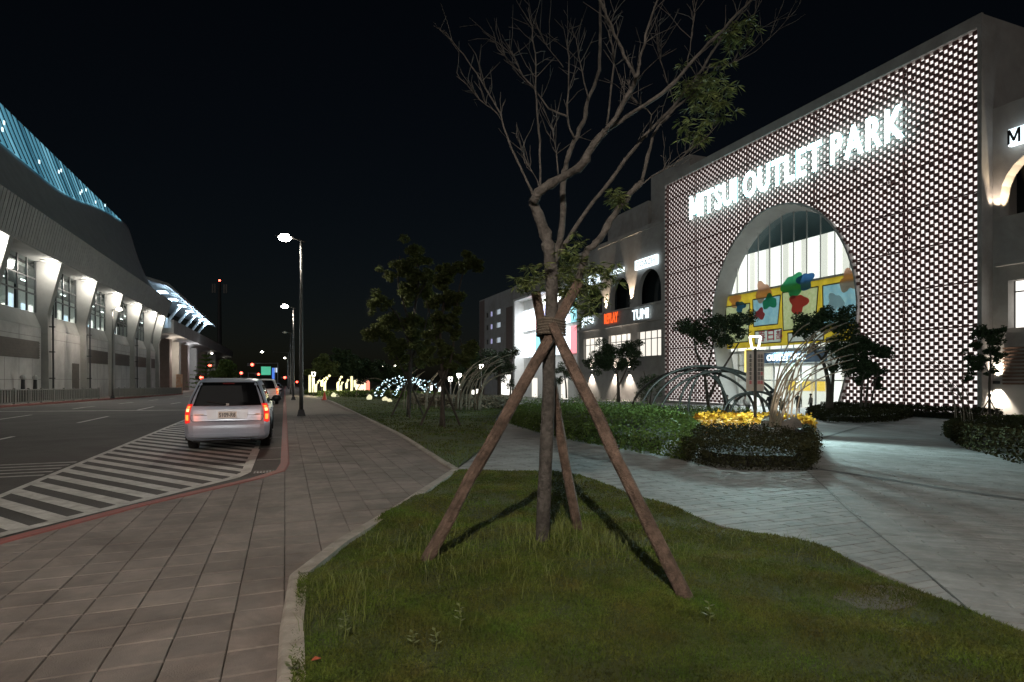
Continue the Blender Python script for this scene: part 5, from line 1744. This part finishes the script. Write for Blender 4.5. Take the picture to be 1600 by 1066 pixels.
# clipped small trees in front of the mall
def g_tree(px, py, d=None):
    if d is None: return P(px, py)
    p = PD(px, py, d); p.z = g(p.x, p.y)
    return p
b = g_tree(1108, 640)
tree2('small_tree', 'small forked tree with flat clumps left of the arch', 'tree', b, [([(1108,640),(1104,610),(1100,580),(1088,550),(1085,530)], 6, 2.5), ([(1107,625),(1122,590),(1140,560),(1155,535)], 5, 2), ([(1102,590),(1112,550),(1118,520)], 3.5, 1.5)],
      [(1082,515,19),(1072,510,12),(1095,528,15),(1110,505,15),(1130,510,16),(1150,505,18),(1165,498,14),(1160,520,13),(1125,530,14),(1140,530,11)], 5200, .16, M_leafd, M_bark2, 1.7)
b = g_tree(1296, 640, 41)
tree2('small_tree', 'small dark tree with a crooked double trunk right of the mall doors', 'tree', b, [([(1294,642),(1295,610),(1292,585),(1284,562),(1272,548)], 9, 3), ([(1299,640),(1301,600),(1304,575),(1315,550)], 6, 2.5), ([(1284,562),(1305,535),(1330,520)], 4, 2)],
      [(1262,505,20),(1285,500,18),(1310,505,18),(1330,520,18),(1345,540,20),(1365,550,18),(1378,555,14),(1320,550,22),(1300,545,16),(1350,570,16),(1330,565,16),(1302,575,9),(1250,515,12),(1320,490,14)], 7600, .15, M_leafd, M_bark2, 1.7)
b = g_tree(1352, 636, 40)
tree2('small_tree', 'thin stemmed little tree behind the rounded hedge', 'tree', b, [([(1345,636),(1347,600),(1352,575)], 4, 2), ([(1352,636),(1356,600),(1358,570)], 4, 2), ([(1360,636),(1366,605),(1372,580)], 3, 1.5)],
      [(1350,575,14),(1366,580,12),(1345,595,9),(1372,600,9)], 1700, .14, M_leafd, M_bark2, 1.7)
b = g_tree(1546, 645, 36)
tree2('small_tree', 'young tree on crossed poles in front of the lit wall', 'tree', b, [([(1546,645),(1546,600),(1548,560),(1545,530)], 4, 2), ([(1547,580),(1556,555),(1562,545)], 2, 1), ([(1547,585),(1536,565)], 2, 1)],
      [(1543,525,14),(1530,520,10),(1556,530,10),(1560,515,8),(1548,545,10),(1537,560,9),(1560,555,9),(1522,570,10),(1515,590,8),(1515,560,10),(1525,540,9),(1550,580,7)], 2600, .13, M_leafd, M_bark2, 1.8, stakes=3)
b = g_tree(966, 628)
tree2('small_tree', 'dense dark round topped tree in front of the wing windows', 'tree', b, [([(966,628),(966,600),(962,575)], 6, 3), ([(966,605),(980,575)], 3, 2)],
      [(935,560,18),(955,548,20),(975,545,18),(990,550,14),(995,538,9),(920,565,10),(945,572,14),(970,565,16),(985,565,12)], 5200, .2, M_leafd, M_bark2, 1.7, stakes=3)
b = g_tree(797, 622)
tree2('small_tree', 'dark bushy tree behind the curved ribs, left of the big trunk', 'tree', b, [([(780,622),(780,590),(782,570)], 7, 4), ([(797,622),(799,590),(800,565)], 3, 2)],
      [(765,560,16),(780,565,18),(760,580,16),(795,553,12),(805,548,8),(745,570,12),(780,585,14),(798,575,8),(798,600,7)], 3600, .25, M_leafd, M_bark2, 1.7)
b = g_tree(885, 622)
tree2('small_tree', 'low leafy tree right behind the big trunk', 'tree', b, [([(885,622),(884,600),(880,580)], 3, 2)],
      [(880,575,12),(892,585,10),(875,595,9)], 1200, .2, M_leafd, M_bark2, 1.7)
b = g_tree(1015, 632)
tree2('small_tree', 'thin twiggy bush left of the grey arch ribs', 'tree', b, [([(1012,632),(1010,600),(1006,580)], 3, 1), ([(1015,632),(1022,590)], 3, 1)],
      [(1010,600,14),(1022,595,10),(1005,615,12),(1030,610,8)], 900, .17, M_leafd, M_bark2, 2)
# far dark trees behind the glow columns and at the left
fars = ((500,612,75,[(500,575,16),(490,585,12),(515,580,12),(505,565,10)],'round tree behind the leftmost glow columns',M_leaf), (545,610,80,[(540,565,18),(530,555,12),(550,570,14),(535,580,12)],'dim tree behind the middle glow columns',M_leafd), (580,610,85,[(575,580,20),(590,585,14),(560,575,12)],'dim tree right of the glow columns',M_leafd), (620,612,85,[(612,585,20),(630,585,16)],'dim tree behind the lit arch tunnel',M_leafd), (735,618,60,[(730,575,16),(745,560,14),(720,585,12),(740,585,14)],'dim tree left of the mall tower',M_leafd),
        (348,608,95,[(350,580,14),(362,585,10),(340,588,10),(356,572,10),(345,575,8)],'yellowish street lit tree beside the crossing',M_leafg))
for px, py, d, cl, lb, ml in fars:
    p = PD(px, py, d); p.z = g(p.x, p.y)
    tree2('dim_tree', lb, 'tree', p, [([(px,py),(px,py-20),(cl[0][0],cl[0][1])], 3, 1.5)], cl, 2600, .32, ml, M_bark2, 1.8, d=d, group='dim trees in the distance')
# conifer at the left
p = PD(322, 608, 80); p.z = zc(p.y)
t = thing('conifer', 'tiered dark green conifer at the foot of the viaduct', 'tree', p)
top = PD(313, 557, 80).z
MB().tube([p, (p.x, p.y, top)], [.18, .03], 8).build('trunk', M_bark2, t)
pts = []
for k in range(9):
    z = p.z+.8+(top-p.z-.9)*k/8; R = 2.5*(1-k/9.5)
    for j in range(7):
        an = j*.9+k*.5
        for s_ in np.linspace(.15, 1, 7):
            pts.append(clump((p.x+math.cos(an)*R*s_, p.y+math.sin(an)*R*s_, z+.25*s_), (.22, .22, .09), 9))
fast_mesh('crown', leaf_quads(np.concatenate(pts), .22, 2.5), 4, M_leafg, t)

# planting bed in the middle of the square
def bed(name, label, cat, px_poly, hgt, n, size, ml, aspect=1.8, z0=0.0, body=None, world=None, rise=.12):
    p2 = world or [(p.x, p.y) for p in (P(px, py) for px, py in px_poly)]
    if area(p2) < 0: p2 = p2[::-1]
    cx = sum(p[0] for p in p2)/len(p2); cy = sum(p[1] for p in p2)/len(p2)
    t = thing(name, label, cat, (cx, cy, g(cx, cy)))
    # twiggy inner mass
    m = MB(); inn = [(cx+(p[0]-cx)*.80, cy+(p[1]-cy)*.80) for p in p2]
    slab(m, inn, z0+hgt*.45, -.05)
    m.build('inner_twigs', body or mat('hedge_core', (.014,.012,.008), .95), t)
    xs0 = [p[0] for p in p2]; ys0 = [p[1] for p in p2]
    X = rng.uniform(min(xs0), max(xs0), n*3); Y = rng.uniform(min(ys0), max(ys0), n*3)
    ok = inside_np(X, Y, p2); X, Y = X[ok][:n], Y[ok][:n]
    Z = g_np(X, Y)+z0+hgt*(.7+.3*rng.uniform(0, 1, len(X)))+rise*.5*np.sin(X*2.3)*np.sin(Y*2.9)+rise*.45*np.sin(X*1.1+1.7*np.sin(Y*.8))*np.sin(Y*1.3+X*.6)+rng.normal(0, rise*.35, len(X))
    P_ = [np.stack([X, Y, Z], 1)]
    for i in range(len(p2)):
        a, b = p2[i], p2[(i+1) % len(p2)]
        L_ = math.hypot(b[0]-a[0], b[1]-a[1])
        k = int(n*.6*L_/max(1, sum(math.hypot(p2[j][0]-p2[(j+1)%len(p2)][0], p2[j][1]-p2[(j+1)%len(p2)][1]) for j in range(len(p2)))))*2
        s_ = rng.uniform(0, 1, k); zz = rng.uniform(0, 1, k)
        X = a[0]+(b[0]-a[0])*s_; Y = a[1]+(b[1]-a[1])*s_
        nx_, ny_ = (b[1]-a[1])/L_, -(b[0]-a[0])/L_
        o_ = rng.normal(-.03, .06, k)+.04*np.sin(zz*3)
        P_.append(np.stack([X+nx_*o_, Y+ny_*o_, g_np(X, Y)+.02+(z0+hgt)*zz], 1))
    fast_mesh('foliage', leaf_quads(np.concatenate(P_), size, aspect), 4, ml, t)
    return t
bed('hedge', 'dark clipped hedge round the front of the rock bed', 'hedge', [(1075, 722), (1110, 731), (1163, 736), (1262, 737), (1272, 715), (1262, 690), (1160, 688), (1090, 690)], .42, 16000, .042, M_hedge)
bed('shrub_bed', 'leafy green shrub bed behind the big trunk', 'shrubs', [(795, 662), (860, 682), (984, 706), (1072, 720), (1088, 688), (1060, 665), (1000, 652), (900, 646), (820, 648)], .45, 20000, .07, M_leafg, rise=.32)
bed('shrub_bed', 'low green shrubs under the grey arch ribs', 'shrubs', [(985, 646), (1060, 660), (1100, 664), (1170, 655), (1168, 643), (1080, 640), (1000, 640)], .35, 5500, .10, M_leafg, rise=.2)
bed('croton_row', 'bright yellow croton leaves along the rock bed', 'shrubs', [(1085, 676), (1100, 686), (1180, 688), (1262, 684), (1270, 672), (1240, 664), (1150, 662), (1095, 664)], .34, 2800, .16, M_croton, 2.4, z0=.08, rise=.16)
bed('hedge', 'rounded low hedge under the trees right of the doors', 'hedge', [(1262, 650), (1290, 659), (1340, 661), (1400, 658), (1424, 652), (1420, 646), (1340, 644), (1280, 644)], .62, 7000, .13, M_hedge)
bed('hedge', 'narrow dark hedge along the foot of the brick screen', 'hedge', None, .75, 6000, .13, M_hedge, world=[(41.9, 24.5), (43.5, 24.5), (43.5, 37), (41.9, 37)])
bed('hedge', 'wide dark hedge at the right edge of the square', 'hedge', [(1478, 681), (1510, 703), (1560, 716), (1660, 745), (1760, 735), (1660, 680), (1560, 662), (1500, 664)], .62, 13000, .085, M_hedge)
bed('hedge', 'grassy dark strip under the young tree by the lit wall', 'hedge', None, .35, 3000, .13, M_leafg, world=[(41, 14), (44.6, 14), (44.6, 24.3), (41, 24.3)])
bed('hedge', 'low yellow green hedge under the glow columns', 'hedge', [(478, 618), (520, 620), (600, 622), (690, 627), (692, 623), (600, 618), (520, 616), (480, 615)], .5, 4500, .22, M_leafg)
bed('hedge', 'pale dry hedge beyond the far lawn below the curved ribs', 'hedge', [(640, 632), (700, 638), (800, 641), (800, 633), (700, 630), (640, 628)], .5, 4500, .16, mat('dry_leaf', (.20,.18,.13), .7, island=.4))

# rocks
def rock(px, py, w_, h_, label, m=None, grp='rocks in the planting bed', dz=.28):
    p = P(px, py); d = depth(p); s_ = d/F
    rr = random.Random(int(px))
    q = MB().lump((p.x, p.y, p.z+h_*s_*.4+dz), (w_*s_*.5, w_*s_*.42, h_*s_*.6), 9, 6, .22, rr)
    o = q.build('rock', m or M_rock)
    return tag(o, label, 'rock', grp)
rock(1183, 703, 30, 18, 'left rock of the bed, before the croton row')
rock(1205, 694, 42, 26, 'tallest middle rock of the bed at the foot of the ribs')
rock(1212, 706, 28, 16, 'low front rock of the bed below the tallest one')
rock(1237, 699, 34, 28, 'right rock of the bed, upright')
for k, (px, py, w_, h_, lb) in enumerate(((521, 618, 7, 7, 'lamplit pale stone by the sidewalk, leftmost'), (527, 617, 8, 6, 'lamplit pale stone second from the sidewalk'), (577, 622, 9, 8, 'single yellow lit stone left of the lit arch tunnel'), (602, 624, 9, 7, 'yellow lit stone below the lit arch tunnel'), (609, 626, 7, 6, 'small yellow lit stone beside the other below the tunnel'))):
    rock(px, py+3, w_, h_, lb, E_stone, 'lamplit stones in the garden', 0)

# ------------------------------------------------------------------ curved rib sculptures
def arc_rib(base, h, reach, az, curl, n=14):
    """rises upright and bends over towards azimuth az"""
    pts = []
    for i in range(n+1):
        t = i/n
        a = t*curl
        out = reach*((1-math.cos(a))/max(1e-6, (1-math.cos(curl))))**1.35
        z = h*math.sin(a*math.pi/2/max(curl, math.pi/2)) if curl > math.pi/2 else h*math.sin(a)/math.sin(curl)
        pts.append(Vector((base[0]+math.cos(az)*out, base[1]+math.sin(az)*out, base[2]+z)))
    return pts
AZR = math.atan2(-SA, CA)            # picture right, on the ground
def bundle(name, label, px, py, n, wpx, hpx, rpx, m, rr, lean=1, seed=1, uplight=0, curl=1.35, base_dz=0.0):
    rd = random.Random(seed)
    b = P(px, py); d = depth(b); s_ = d/F
    t = thing(name, label, 'sculpture', b, 'curved rib sculptures in the garden')
    for i in range(n):
        f = rd.uniform(-.5, .5)
        bx = Vector((b.x+math.cos(AZR)*f*wpx*s_, b.y+math.sin(AZR)*f*wpx*s_, b.z-.05+base_dz))+Vector((rd.gauss(0, .12), rd.gauss(0, .12), 0))
        h = hpx*s_*rd.uniform(.62, 1.0); rc = rpx*s_*rd.uniform(.45, 1.0)
        az = AZR+(0 if lean > 0 else math.pi)+rd.gauss(0, .14)
        q = MB().tube(arc_rib(bx, h, rc, az, curl*rd.uniform(.85, 1.05)), [rr*(1-.45*k/14) for k in range(15)], 7)
        q.build('rib', m, t, smooth=True)
    if uplight:
        light('rib_uplight', 'SPOT', (b.x-.3, b.y-.9, b.z+.5), uplight, (1,.9,.75), t, .06, 80, (b.x+math.cos(AZR)*rpx*s_*.3, b.y, b.z+hpx*s_*.6))
        MB().box(b.x-.36, b.x-.24, b.y-.96, b.y-.84, b.z, b.z+.48).build('uplight_fitting', M_dark, t)
    return t
bundle('rib_sculpture', 'fountain like bundle of pale curved ribs rising from the rock bed', 1214, 698, 17, 30, 200, 125, M_rib, .021, seed=3, uplight=55)
bundle('rib_sculpture', 'thin curved ribs beside the right hedge before the brick screen', 1507, 672, 9, 20, 118, -72, M_rib, .022, seed=5)
bundle('rib_sculpture', 'dense tangle of curved ribs left of the big trunk', 728, 642, 20, 40, 92, 70, M_rib, .03, seed=8, uplight=0)
bundle('rib_sculpture', 'sparse curved ribs between the slender trees and the dense tangle', 650, 640, 9, 60, 70, 46, M_rib, .025, seed=12)
# arched hoops
def hoops(name, label, arcs, m, r, d=None, led=False, grp='curved rib sculptures in the garden'):
    """arcs: (px left, px right, py base, py top, depth offset)"""
    a0 = arcs[0]; b = P((a0[0]+a0[1])/2, a0[2]); d = d or depth(b)
    zg = g(PD((a0[0]+a0[1])/2, 600, d).x, PD((a0[0]+a0[1])/2, 600, d).y)
    o_ = PD((a0[0]+a0[1])/2, 600, d); o_.z = zg
    t = thing(name, label, 'sculpture', o_, grp)
    for pl_, pr_, pb_, pt_, dd in arcs:
        pts = []
        for k in range(25):
            an = math.pi*k/24
            px = (pl_+pr_)/2-(pr_-pl_)/2*math.cos(an); py = pb_-(pb_-pt_)*math.sin(an)
            pts.append(PD(px, py, d+dd))
        pts[0].z = min(pts[0].z, zg); pts[-1].z = min(pts[-1].z, zg)
        rib = MB().tube(pts, r, 7).build('rib', m, t, smooth=True)
        if led:
            bl = MB()
            for k in range(1, 24):
                for _ in range(3):
                    p = pts[k]+Vector((random.gauss(0, .07), random.gauss(0, .12), random.gauss(0, .05)))
                    e = random.uniform(.015, .034)
                    bl.box(p.x-e, p.x+e, p.y-e, p.y+e, p.z-e, p.z+e)
            o2 = bl.build('led_bulb_mass', E_led, rib); o2['kind'] = 'stuff'
    return t
hoops('arch_ribs', 'big dark grey arched ribs bridging the shrubs left of the doors', [(1000, 1195, 652, 572, 0), (1015, 1215, 655, 574, .6), (985, 1180, 650, 578, 1.2), (1030, 1228, 656, 580, .3), (1130, 1205, 652, 615, -.5), (1140, 1225, 655, 612, .2), (1075, 1135, 652, 580, .9), (1060, 1138, 650, 584, .5)], M_ribd, .055, 24)
hoops('lit_arch_tunnel', 'garden arch tunnel wrapped in cold white fairy lights', [(586, 672, 622, 590, 0), (596, 692, 622, 592, 1.2), (618, 664, 620, 597, -.8)], M_ribd, .03, 46, True)
hoops('thin_hoop', 'two thin plain hoops left of the lit arch tunnel', [(556, 612, 622, 591, 0), (573, 640, 624, 600, .5)], M_rib, .03, 48)

# glow columns
gcs = [(484, 586, 613, 0), (489.5, 590, 613, 0), (493.5, 594, 613, 4), (503, 589, 604, 5), (507.5, 586, 613, 5), (528, 588, 613, 4), (532.5, 597, 612, 2), (541.5, 593, 607, 2), (549.5, 588, 613, 0), (554.5, 594, 605, 0), (558.5, 603, 609, 0)]
ords = ['first', 'second', 'third', 'fourth', 'fifth', 'sixth', 'seventh', 'eighth', 'ninth', 'tenth', 'eleventh']
for k, (px, pt_, pb_, bend) in enumerate(gcs):
    d = 62+random.uniform(-2, 2)
    a = PD(px, pb_, d); b = PD(px, pt_, d); zg = g(a.x, a.y)
    t = thing('glow_column', f'yellow glowing garden column, {ords[k]} from the left of the row', 'lamp', (a.x, a.y, zg), 'glow columns in the garden')
    if a.z > zg+.3: MB().tube([(a.x, a.y, zg), (a.x, a.y, a.z)], .05, 6).build('stem', M_dark, t)
    h = b.z-max(a.z, zg)
    z0_ = max(a.z, zg)
    if bend:
        MB().tube([(a.x, a.y, z0_), (a.x, a.y, z0_+h*.55), (a.x+.03*bend, a.y, z0_+h*.68)], [.12, .13, .07], 10).build('tube', E_tube, t)
        MB().lump((a.x+.05*bend, a.y, z0_+h*.8), (.09, .09, h*.1), 8, 6).build('tube', E_tube, t)
        MB().lump((a.x+.09*bend, a.y, z0_+h*.95), (.13, .09, h*.07), 8, 6).build('tube', E_tube, t)
    else:
        MB().tube([(a.x, a.y, z0_), (a.x, a.y, z0_+h*.97), (a.x, a.y, z0_+h)], [.125, .125, .06], 12).build('tube', E_tube, t)
for px, py, pw in ((490, 608, 120), (530, 608, 120), (552, 608, 100)):
    p = PD(px, py, 60)
    light('column_glow', 'POINT', (p.x, p.y, g(p.x, p.y)+1.4), pw, (1,.9,.5), None, .4)
# traffic cone by the sidewalk
p = PD(507, 620, 44); p.z = g(p.x, p.y)
t = thing('traffic_cone', 'small red traffic cone on the far lawn edge', 'cone', p)
MB().tube([p+Vector((0,0,.03)), p+Vector((0,0,.62))], [.16, .03], 12).build('cone', mat('cone_red', (.6,.05,.03), .5), t)
MB().box(p.x-.2, p.x+.2, p.y-.2, p.y+.2, p.z, p.z+.04).build('base', mat('cone_red', (.6,.05,.03), .5), t)
# garden lanterns
def lantern(px, pbase, ptop, d, label, banner=False, power=60, wpx=17):
    a = PD(px, ptop, d); zg = g(a.x, a.y)
    t = thing('garden_lantern', label, 'lamp', (a.x, a.y, zg), 'garden lanterns')
    s_ = d/F; H_ = a.z
    hh = 18*s_ if banner else 1.0*wpx*s_
    MB().tube([(a.x, a.y, zg), (a.x, a.y, H_-hh)], [.05, .04], 10).build('pole', M_steel, t)
    wt, wb_ = wpx*s_*.5, wpx*s_*.3
    r_ = Vector((math.cos(AZR), math.sin(AZR), 0))
    c = Vector((a.x, a.y, 0))
    fr = MB()
    crn = [c-r_*wt+UZ*H_, c+r_*wt+UZ*H_, c+r_*wb_+UZ*(H_-hh), c-r_*wb_+UZ*(H_-hh)]
    for i in range(4): fr.tube([crn[i], crn[(i+1) % 4]], .032 if banner else .028, 6)
    fr.build('light_frame', E_lantern, t)
    if banner:
        for sg_ in (-1, 1):
            light('lantern_light', 'SPOT', (a.x+sg_*SA*.08, a.y+sg_*CA*.08, H_-hh*.4), power, (.68,1,.98), t, .12, 140, (a.x+sg_*SA*5, a.y+sg_*CA*5, H_-1.6), .7)
    else:
        light('lantern_light', 'POINT', (a.x, a.y-.1, H_-hh*.3), power, (1,.96,.85), t, .15)
    if banner:
        for sgn_, nm in ((-1, 'left'), (1, 'right')):
            x0_, x1_ = (2*s_, 14*s_)
            zt_, zb_ = PD(px, 549, d).z, PD(px, 611, d).z
            bq = MB(); o0 = c+r_*(x0_ if sgn_ > 0 else -x1_)
            bq.ext([[(0, zb_), (x1_-x0_, zb_), (x1_-x0_, zt_), (0, zt_)]], o0, r_, UZ, Vector((SA, CA, 0)), .012)
            bo = bq.build('banner', mat('banner_cloth', (.62,.55,.53), .8, var=.06), t)
            nn = Vector((-SA, -CA, 0))
            rd = random.Random(5)
            for col_ in range(2 if sgn_ > 0 else 1):
                for k in range(7):
                    zc_ = zt_-(zt_-zb_)*(.12+.11*k); xo = o0+r_*(x1_-x0_)*(.32+.36*col_ if sgn_ > 0 else .55)
                    tx_ = MB(); w_ = .045
                    for s2 in range(3):
                        tx_.ext([[(-w_, -.05+s2*.035), (w_, -.05+s2*.035), (w_, -.035+s2*.035), (-w_, -.035+s2*.035)]], xo+UZ*zc_+nn*.004, r_, UZ, nn, .003)
                    tx_.ext([[(-.008, -.055), (.008, -.055), (.008, .05), (-.008, .05)]], xo+UZ*zc_+nn*.0045, r_, UZ, nn, .003)
                    tx_.build('print_mark', M_br if rd.random() < .35 else M_dark, bo)
        bar = MB().tube([c-r_*14*s_+UZ*(PD(px, 548, d).z), c+r_*14*s_+UZ*(PD(px, 548, d).z)], .02, 6).build('banner_bar', M_steel, t)
    return t
lantern(1180, 668, 526, 17, 'white trapezoid lantern with two printed banners in the planting bed', True, 1200)
for px, pt_, d, lb in ((490, 582, 60, 'small lantern above the leftmost glow columns'), (717, 584, 42, 'pale lantern post between the curved ribs'), (752, 570, 48, 'tall pale lantern post behind the dense rib tangle'), (704, 590, 42, 'pale lantern post right of the lit arch tunnel')):
    lantern(px, 620, pt_, d, lb, False, 90, 6)
# bollard lights around the garden, seen as small bright boxes
for k, (px, py, h_, lb) in enumerate(((674, 606, 10, 'bright low bollard light right of the arch tunnel'), (687, 608, 8, 'small bollard light left of the rib tangle'), (718, 605, 12, 'bollard light at the rib tangle foot'), (739, 613, 8, 'bollard light inside the rib tangle'), (746, 611, 7, 'bollard light right of the rib tangle'))):
    p = PD(px, py, 48); zg = g(p.x, p.y)
    t = thing('bollard_light', lb, 'lamp', (p.x, p.y, zg), 'bollard lights in the garden')
    MB().box(p.x-.1, p.x+.1, p.y-.1, p.y+.1, zg, p.z-.2).build('post', M_dark, t)
    MB().box(p.x-.075, p.x+.075, p.y-.075, p.y+.075, p.z-.2, p.z+h_*48/F*.4).build('lens', E_lantern, t)
# round globe lamps and a kiosk far away
for px, py, lb in ((599, 574, 'left of two far white globe lamps above the garden'), (618, 573, 'right of two far white globe lamps above the garden'), (693, 577, 'far white globe lamp above the sparse ribs')):
    p = PD(px, py, 90); zg = g(p.x, p.y)
    t = thing('globe_lamp', lb, 'lamp', (p.x, p.y, zg), 'far globe lamps')
    MB().tube([(p.x, p.y, zg), (p.x, p.y, p.z)], .06, 6).build('pole', M_dark, t)
    MB().lump((p.x, p.y, p.z), (.22, .22, .22), 10, 8).build('globe', E_lampf, t)
p = PD(566, 610, 90); zg = g(p.x, p.y)
t = thing('lit_kiosk', 'small lit orange and white kiosk behind the thin hoops', 'kiosk', (p.x, p.y, zg))
MB().box(p.x-.9, p.x+.5, p.y, p.y+1.5, zg, zg+2.1).build('wall', emat('kiosk_light', (1,.75,.5), .9), t)
MB().box(p.x-1.1, p.x+1.2, p.y-.3, p.y+1.7, zg+2.1, zg+2.3).build('roof', M_dark, t)
MB().box(p.x+.5, p.x+1.1, p.y-.1, p.y, zg+.3, zg+1.9).build('poster', emat('kiosk_red', (1,.3,.2), .7), t)

# ------------------------------------------------------------------ people
M_skin = mat('skin', (.35,.22,.16), .6)
def person(base, label, h, top, bottom, face, pose='stand', grp='people near the mall doors'):
    """one continuous skinned body; face = heading angle"""
    j = {}
    S = h/1.7
    def V(x, y, z): return Vector((x*S, y*S, z*S))
    if pose == 'sit':
        hip = .45; kn = (.42, .46); foot = (.45, .05)
        verts = [V(0,0,hip+.02), V(0,0,hip+.22), V(.03,0,hip+.45), V(.05,0,hip+.56), V(.07,0,hip+.66), V(.08,0,hip+.78)]
        legs = lambda s_: [V(.08, s_*.10, hip), V(.44, s_*.11, hip+.02), V(.42, s_*.11, .08), V(.54, s_*.12, .04)]
        arms = lambda s_: [V(.02, s_*.19, hip+.43), V(.10, s_*.24, hip+.16), V(.30, s_*.16, hip+.12), V(.38, s_*.13, hip+.11)]
    else:
        a = .22 if pose == 'walk' else .04
        verts = [V(0,0,.92), V(0,0,1.12), V(.0,0,1.34), V(.01,0,1.44), V(.02,0,1.52), V(.03,0,1.63)]
        legs = lambda s_: [V(0, s_*.09, .88), V(s_*a*.55+.03, s_*.10, .49), V(s_*a, s_*.10, .08), V(s_*a+.14, s_*.11, .035)]
        arms = lambda s_: [V(0, s_*.185, 1.36), V(-s_*a*.5, s_*.235, 1.10), V(-s_*a*.7+.05, s_*.25, .87), V(-s_*a*.7+.08, s_*.25, .79)]
    co = [v for v in verts]; rad = [.13, .125, .14, .075, .062, .105]; ed = [(i, i+1) for i in range(5)]
    for s_ in (-1, 1):
        b0 = len(co); co += legs(s_); rad += [.09, .062, .042, .04]; ed += [(0, b0), (b0, b0+1), (b0+1, b0+2), (b0+2, b0+3)]
        b0 = len(co); co += arms(s_); rad += [.062, .045, .034, .03]; ed += [(2, b0), (b0, b0+1), (b0+1, b0+2), (b0+2, b0+3)]
    ca, sa = math.cos(face), math.sin(face)
    rot = lambda v: Vector((v.x*ca-v.y*sa, v.x*sa+v.y*ca, v.z))
    me = bpy.data.meshes.new('person')
    me.from_pydata([rot(v) for v in co], ed, [])
    o = bpy.data.objects.new('person', me); COL.objects.link(o)
    md = o.modifiers.new('skin', 'SKIN')
    if not me.skin_vertices: me.attributes.new('skin_vertex', 'FLOAT', 'POINT')
    for i, sv in enumerate(me.skin_vertices[0].data):
        sv.radius = (rad[i]*S, rad[i]*S); sv.use_root = (i == 0)
    sb_ = o.modifiers.new('sub', 'SUBSURF'); sb_.levels = 2; sb_.render_levels = 2
    dg = bpy.context.evaluated_depsgraph_get()
    m2 = bpy.data.meshes.new_from_object(o.evaluated_get(dg))
    o.modifiers.clear(); o.data = m2; bpy.data.meshes.remove(me)
    m2.materials.clear()
    for m_ in (top, bottom, M_skin): m2.materials.append(m_)
    hipz = (.45 if pose == 'sit' else .92)*S
    for p_ in m2.polygons:
        z = p_.center.z
        neck = hipz+.54*S
        d_ = math.hypot(p_.center.x, p_.center.y)
        p_.material_index = 2 if z > neck else (0 if z > hipz+.02*S and not (pose == 'stand' and z < .9*S) else 1)
        if pose != 'sit' and z < .5*S: p_.material_index = 2 if z > .1*S else 1
        p_.use_smooth = True
    o.location = base
    tag(o, label, 'person', grp)
    # fingers: short chains on the hands, added to the same body mesh is overkill at this size; hair cap as a child
    hd = rot(verts[5])
    hq = MB().lump((base[0]+hd.x-.02*ca, base[1]+hd.y-.02*sa, base[2]+hd.z+.045*S), (.112*S, .112*S, .095*S), 12, 8)
    hq.build('hair', mat('black_hair', (.012,.010,.010), .6), o)
    return o
MT = lambda n_, c_: mat('cloth_'+n_, c_, .85, var=.12, scale=14)
ZP = -1.22
def stand_at(px, py_head, h):
    """where a person of height h has the top of the head on this picture row"""
    best = None
    for d in np.arange(18, 62, .25):
        p = PD(px, py_head, d)
        e = abs(p.z-h-g(p.x, p.y))
        if best is None or e < best[0]: best = (e, p)
    p = best[1]; return (p.x, p.y, g(p.x, p.y))
person(stand_at(1205, 612, 1.66), 'person in a black shirt and shorts walking to the mall doors', 1.66, MT('black', (.015,.015,.017)), MT('black', (.015,.015,.017)), math.radians(20), 'walk')
b = stand_at(1247, 614, 1.62)
person(b, 'person in dark clothes standing behind the rib bundle', 1.62, MT('charcoal', (.05,.047,.045)), MT('greybrown', (.10,.09,.08)), math.radians(200), 'stand')
person((b[0]+.75, b[1]-.5, b[2]), 'person in a pale top standing close beside the dark clothed one', 1.52, MT('pale', (.32,.29,.27)), MT('charcoal', (.05,.047,.045)), math.radians(160), 'stand')
# bench with seated people under the grey ribs
bb = P(1150, 640)
t = thing('bench', 'low stone bench behind the grey arch ribs', 'bench', bb)
c_, s_ = math.cos(AZR), math.sin(AZR)
q = MB()
for a_, b_, z0_, z1_ in ((-1.3, 1.3, .36, .44),):
    q.ext([[(a_, -.22), (b_, -.22), (b_, .22), (a_, .22)]], (bb.x, bb.y, bb.z+z0_), (c_, s_, 0), (-s_, c_, 0), (0, 0, 1), z1_-z0_)
q.build('seat', M_conc, t)
for a_ in (-1.0, 1.0):
    MB().ext([[(a_-.12, -.18), (a_+.12, -.18), (a_+.12, .18), (a_-.12, .18)]], (bb.x, bb.y, bb.z), (c_, s_, 0), (-s_, c_, 0), (0, 0, 1), .36).build('leg', M_conc, t)
for k, (off, lb, cl) in enumerate(((-.8, 'seated person in black, leftmost on the bench', (.02,.02,.022)), (-.05, 'seated person in grey, middle of the bench', (.22,.21,.21)), (.75, 'seated person in pale clothes, rightmost on the bench', (.4,.38,.36)))):
    person((bb.x+c_*off, bb.y+s_*off, bb.z), lb, 1.62, MT(f'seat{k}', cl), MT(f'seatb{k}', (.06,.06,.07)), math.radians(-100+15*k), 'sit', 'people on the bench')
